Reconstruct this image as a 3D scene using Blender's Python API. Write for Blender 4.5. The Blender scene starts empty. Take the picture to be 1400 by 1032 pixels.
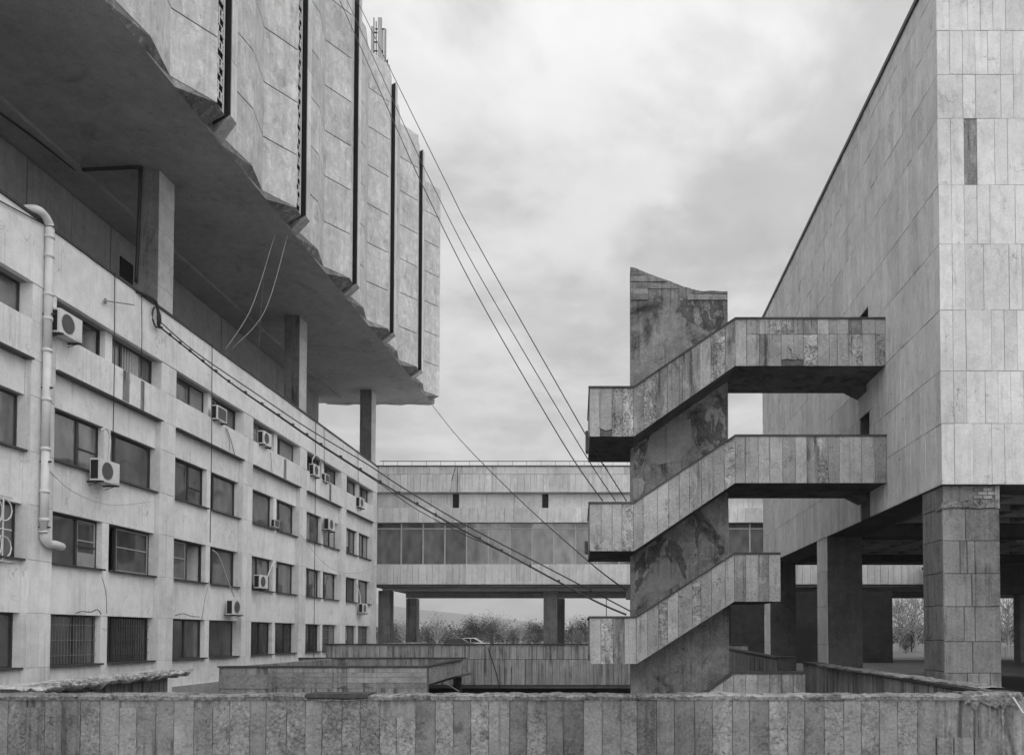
import bpy, math, random
from mathutils import Vector, Matrix, noise
R = math.radians
rng = random.Random(7)
SC = bpy.context.scene
COL = SC.collection

# ------------------------------------------------------------------ camera
F, PX, PY = 1089.0, 832.0, 838.0          # focal length / principal point of the 1400x1032 photograph
TH = R(1.6)
cd = bpy.data.cameras.new('camera')
cam = bpy.data.objects.new('camera', cd); COL.objects.link(cam)
cam.location = (0, 0, 0)
cam.rotation_euler = (R(90) + TH, 0, 0)
cd.sensor_width = 36.0
cd.lens = 36.0 * F / 1400.0
cd.shift_x = (700 - PX) / 1400.0
cd.shift_y = (PY - 516) / 1400.0
cd.clip_start = 0.1
cd.clip_end = 12000
SC.camera = cam

# ------------------------------------------------------------------ world: overcast sky
SUN_EL, SUN_AZ = R(54), R(166)             # azimuth from +Y clockwise (over +X)
w = bpy.data.worlds.new('World'); SC.world = w; w.use_nodes = True
nt = w.node_tree; N = nt.nodes; L = nt.links
N.clear()
def wn(t, **k):
    n = N.new(t)
    for a, b in k.items(): setattr(n, a, b)
    return n
def wmath(op, a, b=None, c=None, clamp=False):
    n = N.new('ShaderNodeMath'); n.operation = op; n.use_clamp = clamp
    for i, v in enumerate((a, b, c)):
        if v is None: continue
        if isinstance(v, (int, float)): n.inputs[i].default_value = v
        else: L.new(v, n.inputs[i])
    return n.outputs[0]
tc = wn('ShaderNodeTexCoord')
sep = wn('ShaderNodeSeparateXYZ'); L.new(tc.outputs['Generated'], sep.inputs[0])
zc = wmath('MAXIMUM', sep.outputs[2], 0.0)
den = wmath('ADD', zc, 0.16)
cx = wmath('DIVIDE', sep.outputs[0], den); cy = wmath('DIVIDE', sep.outputs[1], den)
comb = wn('ShaderNodeCombineXYZ'); L.new(cx, comb.inputs[0]); L.new(cy, comb.inputs[1])
def wnoise(scale, detail, rough, off, dist=0.0):
    mp = wn('ShaderNodeMapping'); mp.inputs['Location'].default_value = off
    L.new(comb.outputs[0], mp.inputs[0])
    n = wn('ShaderNodeTexNoise'); n.inputs['Scale'].default_value = scale
    n.inputs['Detail'].default_value = detail; n.inputs['Roughness'].default_value = rough
    n.inputs['Distortion'].default_value = dist
    L.new(mp.outputs[0], n.inputs['Vector']); return n.outputs[0]
n1 = wnoise(1.1, 3, 0.5, (3.2, 1.7, 0.4), 0.3)
n2 = wnoise(2.8, 7, 0.6, (7.1, 4.3, 2.0), 0.2)
n3 = wnoise(4.2, 8, 0.6, (1.1, 9.3, 5.0), 0.5)
def wstep(v, a, b):
    n = wn('ShaderNodeMapRange'); n.interpolation_type = 'SMOOTHSTEP'; L.new(v, n.inputs['Value'])
    n.inputs['From Min'].default_value = a; n.inputs['From Max'].default_value = b; return n.outputs[0]
mixn = wmath('ADD', wmath('MULTIPLY', n1, 0.45), wmath('MULTIPLY', n2, 0.55))
cl = wmath('ADD', 0.70, wmath('MULTIPLY', wstep(mixn, 0.42, 0.57), 0.44))
cl = wmath('ADD', cl, wmath('MULTIPLY', wmath('SUBTRACT', n3, 0.5), 0.55))
grad = wmath('ADD', wmath('ADD', 0.335, wmath('MULTIPLY', zc, 0.03)), wmath('MULTIPLY', wmath('POWER', zc, 4.0), 0.52))   # overcast sky: brighter overhead than at the horizon
cloud = wmath('MULTIPLY', cl, grad)
sky = wn('ShaderNodeTexSky', sky_type='NISHITA', sun_disc=False)
sky.sun_elevation = SUN_EL; sky.sun_rotation = SUN_AZ
bw = wn('ShaderNodeRGBToBW'); L.new(sky.outputs[0], bw.inputs[0])
tot = wmath('ADD', wmath('MULTIPLY', bw.outputs[0], 0.008), cloud)
bg = wn('ShaderNodeBackground'); L.new(tot, bg.inputs['Color']); bg.inputs['Strength'].default_value = 1.0
out = wn('ShaderNodeOutputWorld'); L.new(bg.outputs[0], out.inputs[0])

sd = bpy.data.lights.new('sun', 'SUN'); sd.energy = 1.5; sd.angle = R(120); sd.color = (1, 1, 1)
sun = bpy.data.objects.new('sun', sd); COL.objects.link(sun)
sdir = Vector((math.sin(SUN_AZ) * math.cos(SUN_EL), math.cos(SUN_AZ) * math.cos(SUN_EL), math.sin(SUN_EL)))
sun.rotation_euler = sdir.to_track_quat('Z', 'Y').to_euler()
sun.location = (0, -20, 60)
SC.view_settings.view_transform = 'Standard'; SC.view_settings.look = 'None'
SC.view_settings.exposure = 0.97; SC.view_settings.gamma = 1.0; SC.view_settings.use_curve_mapping = False
SC.render.engine = 'CYCLES'
SC.cycles.use_denoising = True
SC.cycles.max_bounces = 5; SC.cycles.diffuse_bounces = 3; SC.cycles.glossy_bounces = 2
SC.cycles.transmission_bounces = 2; SC.cycles.volume_bounces = 0

# ------------------------------------------------------------------ measuring helper
FW = Vector((0, math.cos(TH), math.sin(TH))); UP = Vector((0, -math.sin(TH), math.cos(TH)))
def at(px, py, X=None, Y=None, Z=None):
    """point of the place that the photograph shows at (px, py), given the plane it lies on"""
    d = FW + UP * ((PY - py) / F) + Vector((1, 0, 0)) * ((px - PX) / F)
    if X is not None: t = X / d.x
    elif Y is not None: t = Y / d.y
    else: t = Z / d.z
    return d * t
def at_v(px, py, A, B):
    """same, on the vertical plane through A and B"""
    d = FW + UP * ((PY - py) / F) + Vector((1, 0, 0)) * ((px - PX) / F)
    n = Vector((-(B.y - A.y), B.x - A.x, 0))
    return d * (n.dot(A) / n.dot(d))

# ------------------------------------------------------------------ materials
MAT = {}
def mnode(nt):
    N = nt.nodes; L = nt.links
    def node(t, **k):
        n = N.new(t)
        for a, b in k.items(): setattr(n, a, b)
        return n
    def m(op, a, b=None, c=None, clamp=False):
        n = N.new('ShaderNodeMath'); n.operation = op; n.use_clamp = clamp
        for i, v in enumerate((a, b, c)):
            if v is None: continue
            if isinstance(v, (int, float)): n.inputs[i].default_value = v
            else: L.new(v, n.inputs[i])
        return n.outputs[0]
    def step(v, a, b):
        n = N.new('ShaderNodeMapRange'); n.interpolation_type = 'SMOOTHSTEP'
        L.new(v, n.inputs['Value']); n.inputs['From Min'].default_value = a; n.inputs['From Max'].default_value = b
        return n.outputs[0]
    return N, L, node, m, step

def concrete(name, base, blotch=0.25, fine=0.15, streak=0.2, tone=0.2, stain=0.0, stain_at=0.56, stain_scale=1.1, stain_z=0.35,
             pits=0.0, bump=0.25, bump_scale=9.0, flake=0.0, boards=0.0, rough=0.88, grain=55, drip=0.0, crack=0.0, patchy=0.0):
    blotch *= 2.3; fine *= 3.0; streak *= 1.9
    mat = bpy.data.materials.new(name); mat.use_nodes = True
    N, L, node, m, step = mnode(mat.node_tree); N.clear()
    geo = node('ShaderNodeNewGeometry'); oi = node('ShaderNodeObjectInfo')
    rnd = m('FRACT', m('ADD', m('MULTIPLY', oi.outputs['Random'], 7.31), geo.outputs['Random Per Island']))
    shift = m('MULTIPLY', rnd, 23.0)
    off = node('ShaderNodeCombineXYZ'); L.new(shift, off.inputs[0]); L.new(shift, off.inputs[1])
    add = node('ShaderNodeVectorMath', operation='ADD'); L.new(geo.outputs['Position'], add.inputs[0]); L.new(off.outputs[0], add.inputs[1])
    P = add.outputs[0]; P0 = geo.outputs['Position']
    def nz(vec, scale, detail, rough, sc=(1, 1, 1), dist=0.0):
        mp = node('ShaderNodeMapping'); mp.inputs['Scale'].default_value = sc; L.new(vec, mp.inputs[0])
        n = node('ShaderNodeTexNoise'); n.inputs['Scale'].default_value = scale; n.inputs['Detail'].default_value = detail
        n.inputs['Roughness'].default_value = rough; n.inputs['Distortion'].default_value = dist
        L.new(mp.outputs[0], n.inputs['Vector']); return n.outputs[0]
    big = nz(P0, 0.45, 5, 0.6)
    mid = nz(P, 2.6, 7, 0.62, dist=0.4)
    fin = nz(P, bump_scale * 2.2, 8, 0.65)
    v = m('ADD', 1.0, m('MULTIPLY', m('SUBTRACT', big, 0.5), blotch * 2.2))
    v = m('ADD', v, m('MULTIPLY', m('SUBTRACT', mid, 0.5), blotch * 1.8))
    v = m('ADD', v, m('MULTIPLY', m('SUBTRACT', fin, 0.5), fine * 3.0))
    if streak:
        st = nz(P0, 1.0, 6, 0.6, (5.5, 5.5, 0.30))
        v = m('ADD', v, m('MULTIPLY', m('SUBTRACT', st, 0.5), streak * 3.0))
        st2 = nz(P0, 1.0, 4, 0.6, (17, 17, 0.8))
        v = m('ADD', v, m('MULTIPLY', m('SUBTRACT', st2, 0.5), streak * 1.5))
    v = m('ADD', v, m('MULTIPLY', m('SUBTRACT', rnd, 0.5), tone * 1.7))
    gr = nz(P, grain, 3, 0.7)
    v = m('ADD', v, m('MULTIPLY', m('SUBTRACT', gr, 0.5), fine * 1.3))
    if stain:
        s1 = nz(P, stain_scale, 8, 0.68, (1, 1, stain_z), 0.7)
        s2 = step(s1, stain_at, stain_at + 0.13)
        v = m('MULTIPLY', v, m('SUBTRACT', 1.0, m('MULTIPLY', s2, stain)))
    if pits:
        p1 = nz(P, 22, 4, 0.6)
        v = m('MULTIPLY', v, m('SUBTRACT', 1.0, m('MULTIPLY', step(p1, 0.60, 0.68), pits)))
    if boards:
        sp = node('ShaderNodeSeparateXYZ'); L.new(P0, sp.inputs[0])
        bz = m('FLOOR', m('MULTIPLY', sp.outputs[2], 5.0))
        wnz = node('ShaderNodeTexWhiteNoise', noise_dimensions='1D'); L.new(bz, wnz.inputs['W'])
        v = m('MULTIPLY', v, m('ADD', 1.0 - boards * 0.5, m('MULTIPLY', wnz.outputs['Value'], boards)))
    if drip:      # rain streaks: narrow, long, in groups
        d1 = nz(P0, 1.0, 5, 0.55, (9, 9, 0.22), 0.15); d2 = nz(P0, 0.8, 3, 0.5)
        dm = m('MULTIPLY', step(d1, 0.52, 0.64), step(d2, 0.42, 0.58))
        v = m('MULTIPLY', v, m('SUBTRACT', 1.0, m('MULTIPLY', dm, drip)))
    if patchy:    # pale scabs where the surface has come away
        q1 = nz(P, 3.2, 9, 0.6, (1, 1, 0.5), 0.8)
        v = m('MULTIPLY', v, m('ADD', 1.0, m('MULTIPLY', step(q1, 0.54, 0.565), patchy)))
    if crack:
        c1 = nz(P0, 0.9, 4, 0.6, (1, 1, 0.8), 0.6)
        cm = m('SUBTRACT', 1.0, step(m('ABSOLUTE', m('SUBTRACT', c1, 0.5)), 0.0015, 0.005))
        cg = step(nz(P0, 1.7, 2, 0.5), 0.5, 0.6)
        v = m('MULTIPLY', v, m('SUBTRACT', 1.0, m('MULTIPLY', m('MULTIPLY', cm, cg), crack)))
    v = m('MAXIMUM', m('MULTIPLY', v, base), 0.012)
    v = m('MINIMUM', v, 0.85)
    b = node('ShaderNodeBsdfPrincipled'); L.new(v, b.inputs['Base Color'])
    b.inputs['Roughness'].default_value = rough; b.inputs['Specular IOR Level'].default_value = 0.25
    h = m('ADD', m('MULTIPLY', fin, 0.8), m('MULTIPLY', gr, 0.25))
    if flake:
        f1 = nz(P, 3.4, 9, 0.62, (1, 1, 1), 1.0)
        f2 = step(f1, 0.50, 0.53); f3 = step(f1, 0.60, 0.62)
        h = m('ADD', h, m('MULTIPLY', m('ADD', f2, f3), flake * 3))
    bp = node('ShaderNodeBump'); bp.inputs['Strength'].default_value = bump; bp.inputs['Distance'].default_value = 0.03
    L.new(h, bp.inputs['Height']); L.new(bp.outputs[0], b.inputs['Normal'])
    o = node('ShaderNodeOutputMaterial'); L.new(b.outputs[0], o.inputs[0])
    MAT[name] = mat
    return mat

def plain(name, base, rough=0.6, metallic=0.0, var=0.15, scale=6.0, spec=0.4, objvar=0.0, coat=0.0, isl=0.0):
    mat = bpy.data.materials.new(name); mat.use_nodes = True
    N, L, node, m, step = mnode(mat.node_tree); N.clear()
    geo = node('ShaderNodeNewGeometry'); oi = node('ShaderNodeObjectInfo')
    n = node('ShaderNodeTexNoise'); n.inputs['Scale'].default_value = scale; n.inputs['Detail'].default_value = 6
    L.new(geo.outputs['Position'], n.inputs['Vector'])
    v = m('ADD', 1.0, m('MULTIPLY', m('SUBTRACT', n.outputs[0], 0.5), var * 3))
    if objvar: v = m('ADD', v, m('MULTIPLY', m('SUBTRACT', oi.outputs['Random'], 0.5), objvar * 2))
    if isl: v = m('MULTIPLY', v, m('ADD', 0.35, m('MULTIPLY', m('POWER', geo.outputs['Random Per Island'], 3.0), isl)))
    v = m('MAXIMUM', m('MULTIPLY', v, base), 0.004)
    b = node('ShaderNodeBsdfPrincipled'); L.new(v, b.inputs['Base Color'])
    b.inputs['Roughness'].default_value = rough; b.inputs['Metallic'].default_value = metallic
    b.inputs['Specular IOR Level'].default_value = spec; b.inputs['Coat Weight'].default_value = coat
    o = node('ShaderNodeOutputMaterial'); L.new(b.outputs[0], o.inputs[0])
    MAT[name] = mat
    return mat

def pane_glass(name, base, met, rough, objvar):
    mat = bpy.data.materials.new(name); mat.use_nodes = True
    N, L, node, m, step = mnode(mat.node_tree); N.clear()
    geo = node('ShaderNodeNewGeometry'); oi = node('ShaderNodeObjectInfo')
    mp = node('ShaderNodeMapping'); mp.inputs['Scale'].default_value = (1, 1, 0.5); L.new(geo.outputs['Position'], mp.inputs[0])
    n = node('ShaderNodeTexNoise'); n.inputs['Scale'].default_value = 2.2; n.inputs['Detail'].default_value = 5; L.new(mp.outputs[0], n.inputs['Vector'])
    v = m('ADD', 1.0, m('MULTIPLY', m('SUBTRACT', n.outputs[0], 0.5), 1.6))
    v = m('MULTIPLY', v, m('ADD', 1.0 - objvar*0.6, m('MULTIPLY', oi.outputs['Random'], objvar*1.2)))
    v = m('MAXIMUM', m('MULTIPLY', v, base), 0.01)
    b = node('ShaderNodeBsdfPrincipled'); L.new(v, b.inputs['Base Color'])
    b.inputs['Metallic'].default_value = met; b.inputs['Roughness'].default_value = rough
    n2 = node('ShaderNodeTexNoise'); n2.inputs['Scale'].default_value = 0.9; n2.inputs['Detail'].default_value = 1; L.new(geo.outputs['Position'], n2.inputs['Vector'])
    bp = node('ShaderNodeBump'); bp.inputs['Strength'].default_value = 0.5; bp.inputs['Distance'].default_value = 0.03
    L.new(n2.outputs[0], bp.inputs['Height']); L.new(bp.outputs[0], b.inputs['Normal'])
    o = node('ShaderNodeOutputMaterial'); L.new(b.outputs[0], o.inputs[0]); MAT[name] = mat
concrete('office_stone', 0.75, 0.11, 0.04, 0.02, 0.04, stain=0.22, stain_at=0.59, bump=0.18, drip=0.14, crack=0.35)
concrete('office_pier', 0.70, 0.11, 0.045, 0.03, 0.09, stain=0.2, stain_at=0.58, bump=0.18, drip=0.16, crack=0.2)
concrete('precast', 0.49, 0.17, 0.07, 0.07, 0.06, stain=0.25, stain_at=0.54, stain_scale=1.7, stain_z=0.40, bump=0.3, drip=0.15, patchy=0.16, crack=0.4)
concrete('soffit_plaster', 0.33, 0.14, 0.08, 0.0, 0.0, stain=0.25, stain_scale=0.5, stain_z=1, bump=0.3, boards=0.0, crack=0.4)
concrete('terrace_wall', 0.33, 0.15, 0.10, 0.08, 0.08, bump=0.1)
concrete('block_stone', 0.53, 0.12, 0.055, 0.03, 0.11, stain=0.22, stain_at=0.56, stain_scale=3.0, bump=0.35, drip=0.10, crack=0.4, patchy=-0.08)
concrete('bridge_stone', 0.60, 0.12, 0.06, 0.09, 0.13, stain=0.25, stain_at=0.57, bump=0.2, drip=0.22)
concrete('stair_stone', 0.31, 0.20, 0.11, 0.05, 0.26, stain=0.45, stain_at=0.56, stain_scale=2.2, pits=0.3, bump=0.6, flake=0.08, drip=0.28, crack=0.5)
concrete('stair_stone_rough', 0.30, 0.22, 0.22, 0.12, 0.2, stain=0.55, stain_at=0.54, stain_scale=3.5, stain_z=0.5, pits=0.6, bump=1.0, flake=0.5, drip=0.5, patchy=0.35)
concrete('stair_stone_dark', 0.19, 0.2, 0.14, 0.2, 0.2, stain=0.5, stain_at=0.52, stain_scale=2.0, stain_z=0.3, pits=0.3, bump=0.6, drip=0.6, patchy=0.3)
concrete('raw_concrete', 0.11, 0.3, 0.2, 0.1, 0.1, stain=0.5, stain_at=0.50, stain_scale=1.5, bump=0.8, boards=0.25)
concrete('tower_plaster', 0.18, 0.34, 0.14, 0.14, 0.0, stain=0.78, stain_at=0.53, stain_scale=0.75, stain_z=0.8, pits=0.4, bump=0.8, drip=0.4, crack=0.7, patchy=0.12)
concrete('board_concrete', 0.24, 0.28, 0.14, 0.0, 0.2, stain=0.55, stain_at=0.54, stain_z=2.5, bump=0.8, pits=0.3, drip=0.3)
concrete('wall_slab', 0.205, 0.24, 0.12, 0.05, 0.30, stain=0.45, stain_at=0.58, stain_scale=1.7, stain_z=0.7, pits=0.35, bump=0.9, flake=0.06, drip=0.3, crack=0.6)
concrete('wall_slab_rough', 0.20, 0.24, 0.22, 0.05, 0.25, stain=0.5, stain_at=0.56, stain_scale=3.5, stain_z=0.8, pits=0.6, bump=1.0, flake=0.10, patchy=0.22)
concrete('wall_slab_dark', 0.15, 0.28, 0.13, 0.1, 0.2, stain=0.5, stain_at=0.53, stain_scale=1.6, stain_z=0.7, pits=0.3, bump=0.8, drip=0.4)
concrete('rubble', 0.20, 0.35, 0.3, 0.0, 0.1, stain=0.6, stain_at=0.52, stain_scale=5, stain_z=1, bump=1.0, flake=0.2)
concrete('rubble_pale', 0.5, 0.25, 0.22, 0.0, 0.2, stain=0.5, stain_at=0.56, stain_scale=6, stain_z=1, bump=1.0, flake=0.2)
concrete('soffit_edge', 0.16, 0.3, 0.15, 0.0, 0.0, stain=0.4, bump=0.4, patchy=0.6)
concrete('weathered', 0.23, 0.2, 0.12, 0.30, 0.22, stain=0.55, stain_at=0.54, stain_scale=2.2, stain_z=0.25, bump=0.5, drip=0.6)
concrete('far_wall_stone', 0.29, 0.16, 0.08, 0.30, 0.25, stain=0.5, stain_at=0.56, stain_scale=2.4, stain_z=0.22, bump=0.2, drip=0.65)
concrete('mould', 0.085, 0.4, 0.3, 0.1, 0.0, stain=0.4, bump=0.8, patchy=1.5)
concrete('plaster_pale', 0.20, 0.2, 0.08, 0.06, 0.0, stain=0.35, stain_at=0.57, stain_scale=1.5, stain_z=0.8, bump=0.4, drip=0.3)
concrete('coping_dark', 0.055, 0.3, 0.2, 0.0, 0.1, bump=0.4)
concrete('pillar_stone', 0.17, 0.22, 0.14, 0.12, 0.22, stain=0.4, stain_at=0.55, stain_scale=1.8, stain_z=0.25, bump=0.5, drip=0.45, crack=0.4)
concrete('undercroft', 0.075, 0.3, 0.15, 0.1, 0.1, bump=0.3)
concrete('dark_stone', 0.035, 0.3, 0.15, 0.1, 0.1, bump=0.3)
concrete('paving', 0.30, 0.18, 0.08, 0.0, 0.1, stain=0.3, stain_z=1, bump=0.3)
concrete('brick', 0.24, 0.2, 0.1, 0.0, 0.5, bump=0.4)
plain('joint', 0.09, 0.95)
plain('office_joint', 0.30, 0.95)
plain('frame_dark', 0.035, 0.5)
plain('frame_light', 0.38, 0.5)
plain('sill', 0.06, 0.6)
pane_glass('glass', 0.22, 0.55, 0.06, 0.7)
pane_glass('glass_low', 0.13, 0.45, 0.1, 0.6)
pane_glass('glass_bridge', 0.17, 0.22, 0.12, 0.25)
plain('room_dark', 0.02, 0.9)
plain('curtain', 0.24, 0.8, var=0.2, objvar=0.75)
plain('blind', 0.40, 0.8, var=0.1, objvar=0.3)
plain('white_paint', 0.62, 0.45, var=0.12, scale=4)
plain('ac_white', 0.66, 0.4, var=0.08, scale=5)
plain('metal_dark', 0.05, 0.5, 0.3)
plain('metal_grey', 0.25, 0.45, 0.4)
plain('cable_black', 0.025, 0.6)
plain('cable_pale', 0.40, 0.6)
plain('car_dark', 0.02, 0.2, coat=0.6, var=0.02)
plain('car_pale', 0.45, 0.25, coat=0.6, var=0.02)
plain('car_glass', 0.02, 0.05, var=0.02)
plain('rubber', 0.02, 0.8)
plain('leaf_dark', 0.036, 0.7, var=0.4, scale=1.5, objvar=0.2, isl=3.0)
plain('leaf_pale', 0.12, 0.7, var=0.4, scale=1.5, objvar=0.2, isl=3.5)
plain('bark', 0.05, 0.9)
plain('bark_pale', 0.30, 0.9)
plain('scrub', 0.11, 0.95, var=0.5, scale=0.06)
plain('hill', 0.10, 0.95, var=0.35, scale=0.004)
plain('earth', 0.10, 0.95, var=0.4, scale=0.5)

# ------------------------------------------------------------------ mesh helpers
WL = {}
def tag(o, label=None, cat=None, group=None, kind=None):
    if label: o['label'] = label
    if cat: o['category'] = cat
    if group: o['group'] = group
    if kind: o['kind'] = kind
    return o
def thing(name, label, cat, loc=(0, 0, 0), group=None):
    o = bpy.data.objects.new(name, None); COL.objects.link(o); o.location = loc
    WL[o.name] = Vector(loc); tag(o, label, cat, group)
    o.empty_display_size = 0.3
    return o
def adopt(o, parent):
    if parent is not None:
        o.parent = parent
        o.matrix_parent_inverse = Matrix.Translation(-WL[parent.name]) if not PROTO[0] else Matrix.Identity(4)
PROTO = [False]
class MB:
    def __init__(s): s.v = []; s.f = []; s.smooth = False
    def add(s, vs, fs):
        k = len(s.v); s.v += [tuple(p) for p in vs]; s.f += [tuple(i + k for i in f) for f in fs]; return s
    def box(s, x0, x1, y0, y1, z0, z1):
        if x0 > x1: x0, x1 = x1, x0
        if y0 > y1: y0, y1 = y1, y0
        if z0 > z1: z0, z1 = z1, z0
        return s.add([(x0,y0,z0),(x1,y0,z0),(x1,y1,z0),(x0,y1,z0),(x0,y0,z1),(x1,y0,z1),(x1,y1,z1),(x0,y1,z1)],
                     [(0,3,2,1),(4,5,6,7),(0,1,5,4),(1,2,6,5),(2,3,7,6),(3,0,4,7)])
    def prism(s, poly, a0, a1, axis='y'):
        """poly in (x,z) extruded along y, or (x,y) along z, or (y,z) along x"""
        n = len(poly)
        def P(p, a): return (p[0], a, p[1]) if axis == 'y' else (p[0], p[1], a) if axis == 'z' else (a, p[0], p[1])
        vs = [P(p, a0) for p in poly] + [P(p, a1) for p in poly]
        return s.add(vs, [tuple(range(n)), tuple(range(2*n-1, n-1, -1))] + [(i, (i+n), (i+1) % n + n, (i+1) % n) for i in range(n)])
    def tube(s, pts, r, seg=6, r1=None):
        pts = [Vector(p) for p in pts]; n = len(pts); vs = []; fs = []
        for i, p in enumerate(pts):
            t = (pts[min(i+1, n-1)] - pts[max(i-1, 0)]).normalized()
            a = t.orthogonal() if abs(t.z) > 0.99 else t.cross(Vector((0, 0, 1)))
            a.normalize(); b = t.cross(a)
            rr = r if r1 is None else r + (r1 - r) * i / (n - 1)
            for k in range(seg):
                q = 2 * math.pi * k / seg
                vs.append(p + a * math.cos(q) * rr + b * math.sin(q) * rr)
        for i in range(n - 1):
            for k in range(seg):
                fs.append((i*seg+k, i*seg+(k+1) % seg, (i+1)*seg+(k+1) % seg, (i+1)*seg+k))
        fs.append(tuple(range(seg-1, -1, -1))); fs.append(tuple((n-1)*seg+k for k in range(seg)))
        return s.add(vs, fs)
    def mesh(s, name, mat, org=Vector((0, 0, 0))):
        me = bpy.data.meshes.new(name); me.from_pydata([tuple(Vector(p) - org) for p in s.v], [], s.f)
        me.materials.append(MAT[mat]); me.update()
        if s.smooth:
            for p in me.polygons: p.use_smooth = True
        return me
    def build(s, name, mat, parent=None, label=None, cat=None, group=None, kind=None, fix=True):
        xs = [p[0] for p in s.v]; ys = [p[1] for p in s.v]; zs = [p[2] for p in s.v]
        org = Vector(((min(xs)+max(xs))/2, (min(ys)+max(ys))/2, min(zs)))
        me = s.mesh(name, mat, org)
        if fix:
            import bmesh
            bm = bmesh.new(); bm.from_mesh(me); bmesh.ops.recalc_face_normals(bm, faces=bm.faces); bm.to_mesh(me); bm.free()
        o = bpy.data.objects.new(name, me); COL.objects.link(o); o.location = org
        WL[o.name] = org; adopt(o, parent)
        return tag(o, label, cat, group, kind)
def box(name, mat, parent, *b, **k): return MB().box(*b).build(name, mat, parent, **k)

def smooth_pts(P, n=8):
    P = [Vector(p) for p in P]; out = []
    for i in range(len(P)-1):
        p0 = P[max(i-1, 0)]; p1 = P[i]; p2 = P[i+1]; p3 = P[min(i+2, len(P)-1)]
        for k in range(n):
            t = k/n; out.append(0.5*((2*p1)+(-p0+p2)*t+(2*p0-5*p1+4*p2-p3)*t*t+(-p0+3*p1-3*p2+p3)*t**3))
    out.append(P[-1]); return out
SLABM = {}
def slab(name, mat, parent, O, ang, s0, s1, z0, z1, t=0.04, proud=0.0):
    """one rectangular slab on a wall; wall plane through O, direction u at ang, outward normal to its right"""
    wd, h = round(s1 - s0, 2), round(z1 - z0, 2)
    key = (wd, h, t, mat)
    if key not in SLABM:
        m = MB(); hw = wd / 2; c = 0.006
        m.add([(-hw, 0, 0), (hw, 0, 0), (hw, t-c, 0), (-hw, t-c, 0), (-hw, 0, h), (hw, 0, h), (hw, t-c, h), (-hw, t-c, h),
               (-hw+c, t, c), (hw-c, t, c), (hw-c, t, h-c), (-hw+c, t, h-c)],
              [(0,1,5,4), (0,3,2,1), (4,5,6,7), (1,2,6,5), (0,4,7,3), (8,9,10,11), (3,8,9,2), (2,9,10,6), (6,10,11,7), (7,11,8,3)])
        SLABM[key] = m.mesh(name, mat)
        import bmesh
        bm = bmesh.new(); bm.from_mesh(SLABM[key]); bmesh.ops.recalc_face_normals(bm, faces=bm.faces); bm.to_mesh(SLABM[key]); bm.free()
    u = Vector((math.cos(ang), math.sin(ang), 0)); n = Vector((math.sin(ang), -math.cos(ang), 0))
    loc = Vector((O[0], O[1], 0)) + u * ((s0 + s1) / 2) + n * (proud - t) + Vector((0, 0, (z0 + z1) / 2 - h / 2))
    o = bpy.data.objects.new(name, SLABM[key]); COL.objects.link(o); o.location = loc
    o.rotation_euler = (R(rng.uniform(-.18, .18)), 0, ang + math.pi + R(rng.uniform(-.35, .35)))
    WL[o.name] = loc; adopt(o, parent)
    return o
G = 0.012
def clad(name, mat, parent, O, ang, cols, rows, t=0.04, jit=0.004, skip=None, gap=G, joined=False, seed=0):
    r = random.Random(seed); m = MB() if joined else None
    u = Vector((math.cos(ang), math.sin(ang), 0)); n = Vector((math.sin(ang), -math.cos(ang), 0))
    for j in range(len(rows) - 1):
        cc = cols(j) if callable(cols) else cols
        for i in range(len(cc) - 1):
            s0, s1, z0, z1 = cc[i] + gap/2, cc[i+1] - gap/2, rows[j] + gap/2, rows[j+1] - gap/2
            if s1 - s0 < 0.02 or (skip and skip((s0+s1)/2, (z0+z1)/2)): continue
            p = r.uniform(-jit, jit)
            if joined:
                A = Vector((O[0], O[1], 0)) + u*s0 + n*p; B = Vector((O[0], O[1], 0)) + u*s1 + n*p
                vs = [A-n*t, B-n*t, B, A]
                m.add([(v.x, v.y, z0) for v in vs] + [(v.x, v.y, z1) for v in vs],
                      [(0,3,2,1),(4,5,6,7),(0,1,5,4),(1,2,6,5),(2,3,7,6),(3,0,4,7)])
            else: slab(name, mat, parent, O, ang, s0, s1, z0, z1, t, p)
    if joined: return m.build(name, mat, parent, kind='stuff')
def cuts(a, b, step, r=None, var=0.0):
    n = max(1, round((b - a) / step)); xs = [a + (b - a) * i / n for i in range(n + 1)]
    if r: xs = [xs[0]] + [x + r.uniform(-var, var) for x in xs[1:-1]] + [xs[-1]]
    return xs
def poly_slab(name, mat, parent, poly, y_front, t=0.04, jit=0.005):
    if mat == 'stair_stone': mat = rng.choice(['stair_stone']*6 + ['stair_stone_rough']*2 + ['stair_stone_dark']*2)
    """slab of any outline (x,z) facing the camera side"""
    p = rng.uniform(-jit, jit)
    return MB().prism(poly, y_front + p, y_front + t, 'y').build(name, mat, parent)

# ================================================================== GROUND
ZG = -1.9
PX0, PX1, PY0, PY1 = -16.1, 6.45, 12.5, 36.0      # the sunken court
g = MB()
g.box(-6000, 6000, -300, 12.2, ZG-0.5, ZG); g.box(-6000, PX0, 12.2, PY1, ZG-0.5, ZG)
g.box(6.9, 6000, 12.2, PY1, ZG-0.5, ZG); g.box(-6000, 6000, PY1+0.4, 7000, ZG-0.5, ZG)
g.build('ground', 'paving', kind='structure')
box('court_floor', 'undercroft', None, PX0, 6.9, 12.2, PY1+6, -6.0, -5.6, kind='structure')
box('field', 'scrub', None, -3000, 3000, 150, 6500, ZG-0.2, ZG+0.02, kind='structure')

box('undercroft_floor', 'undercroft', None, 6.95, 40, 12.7, 64, ZG+0.004, ZG+0.03, kind='structure')
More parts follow.
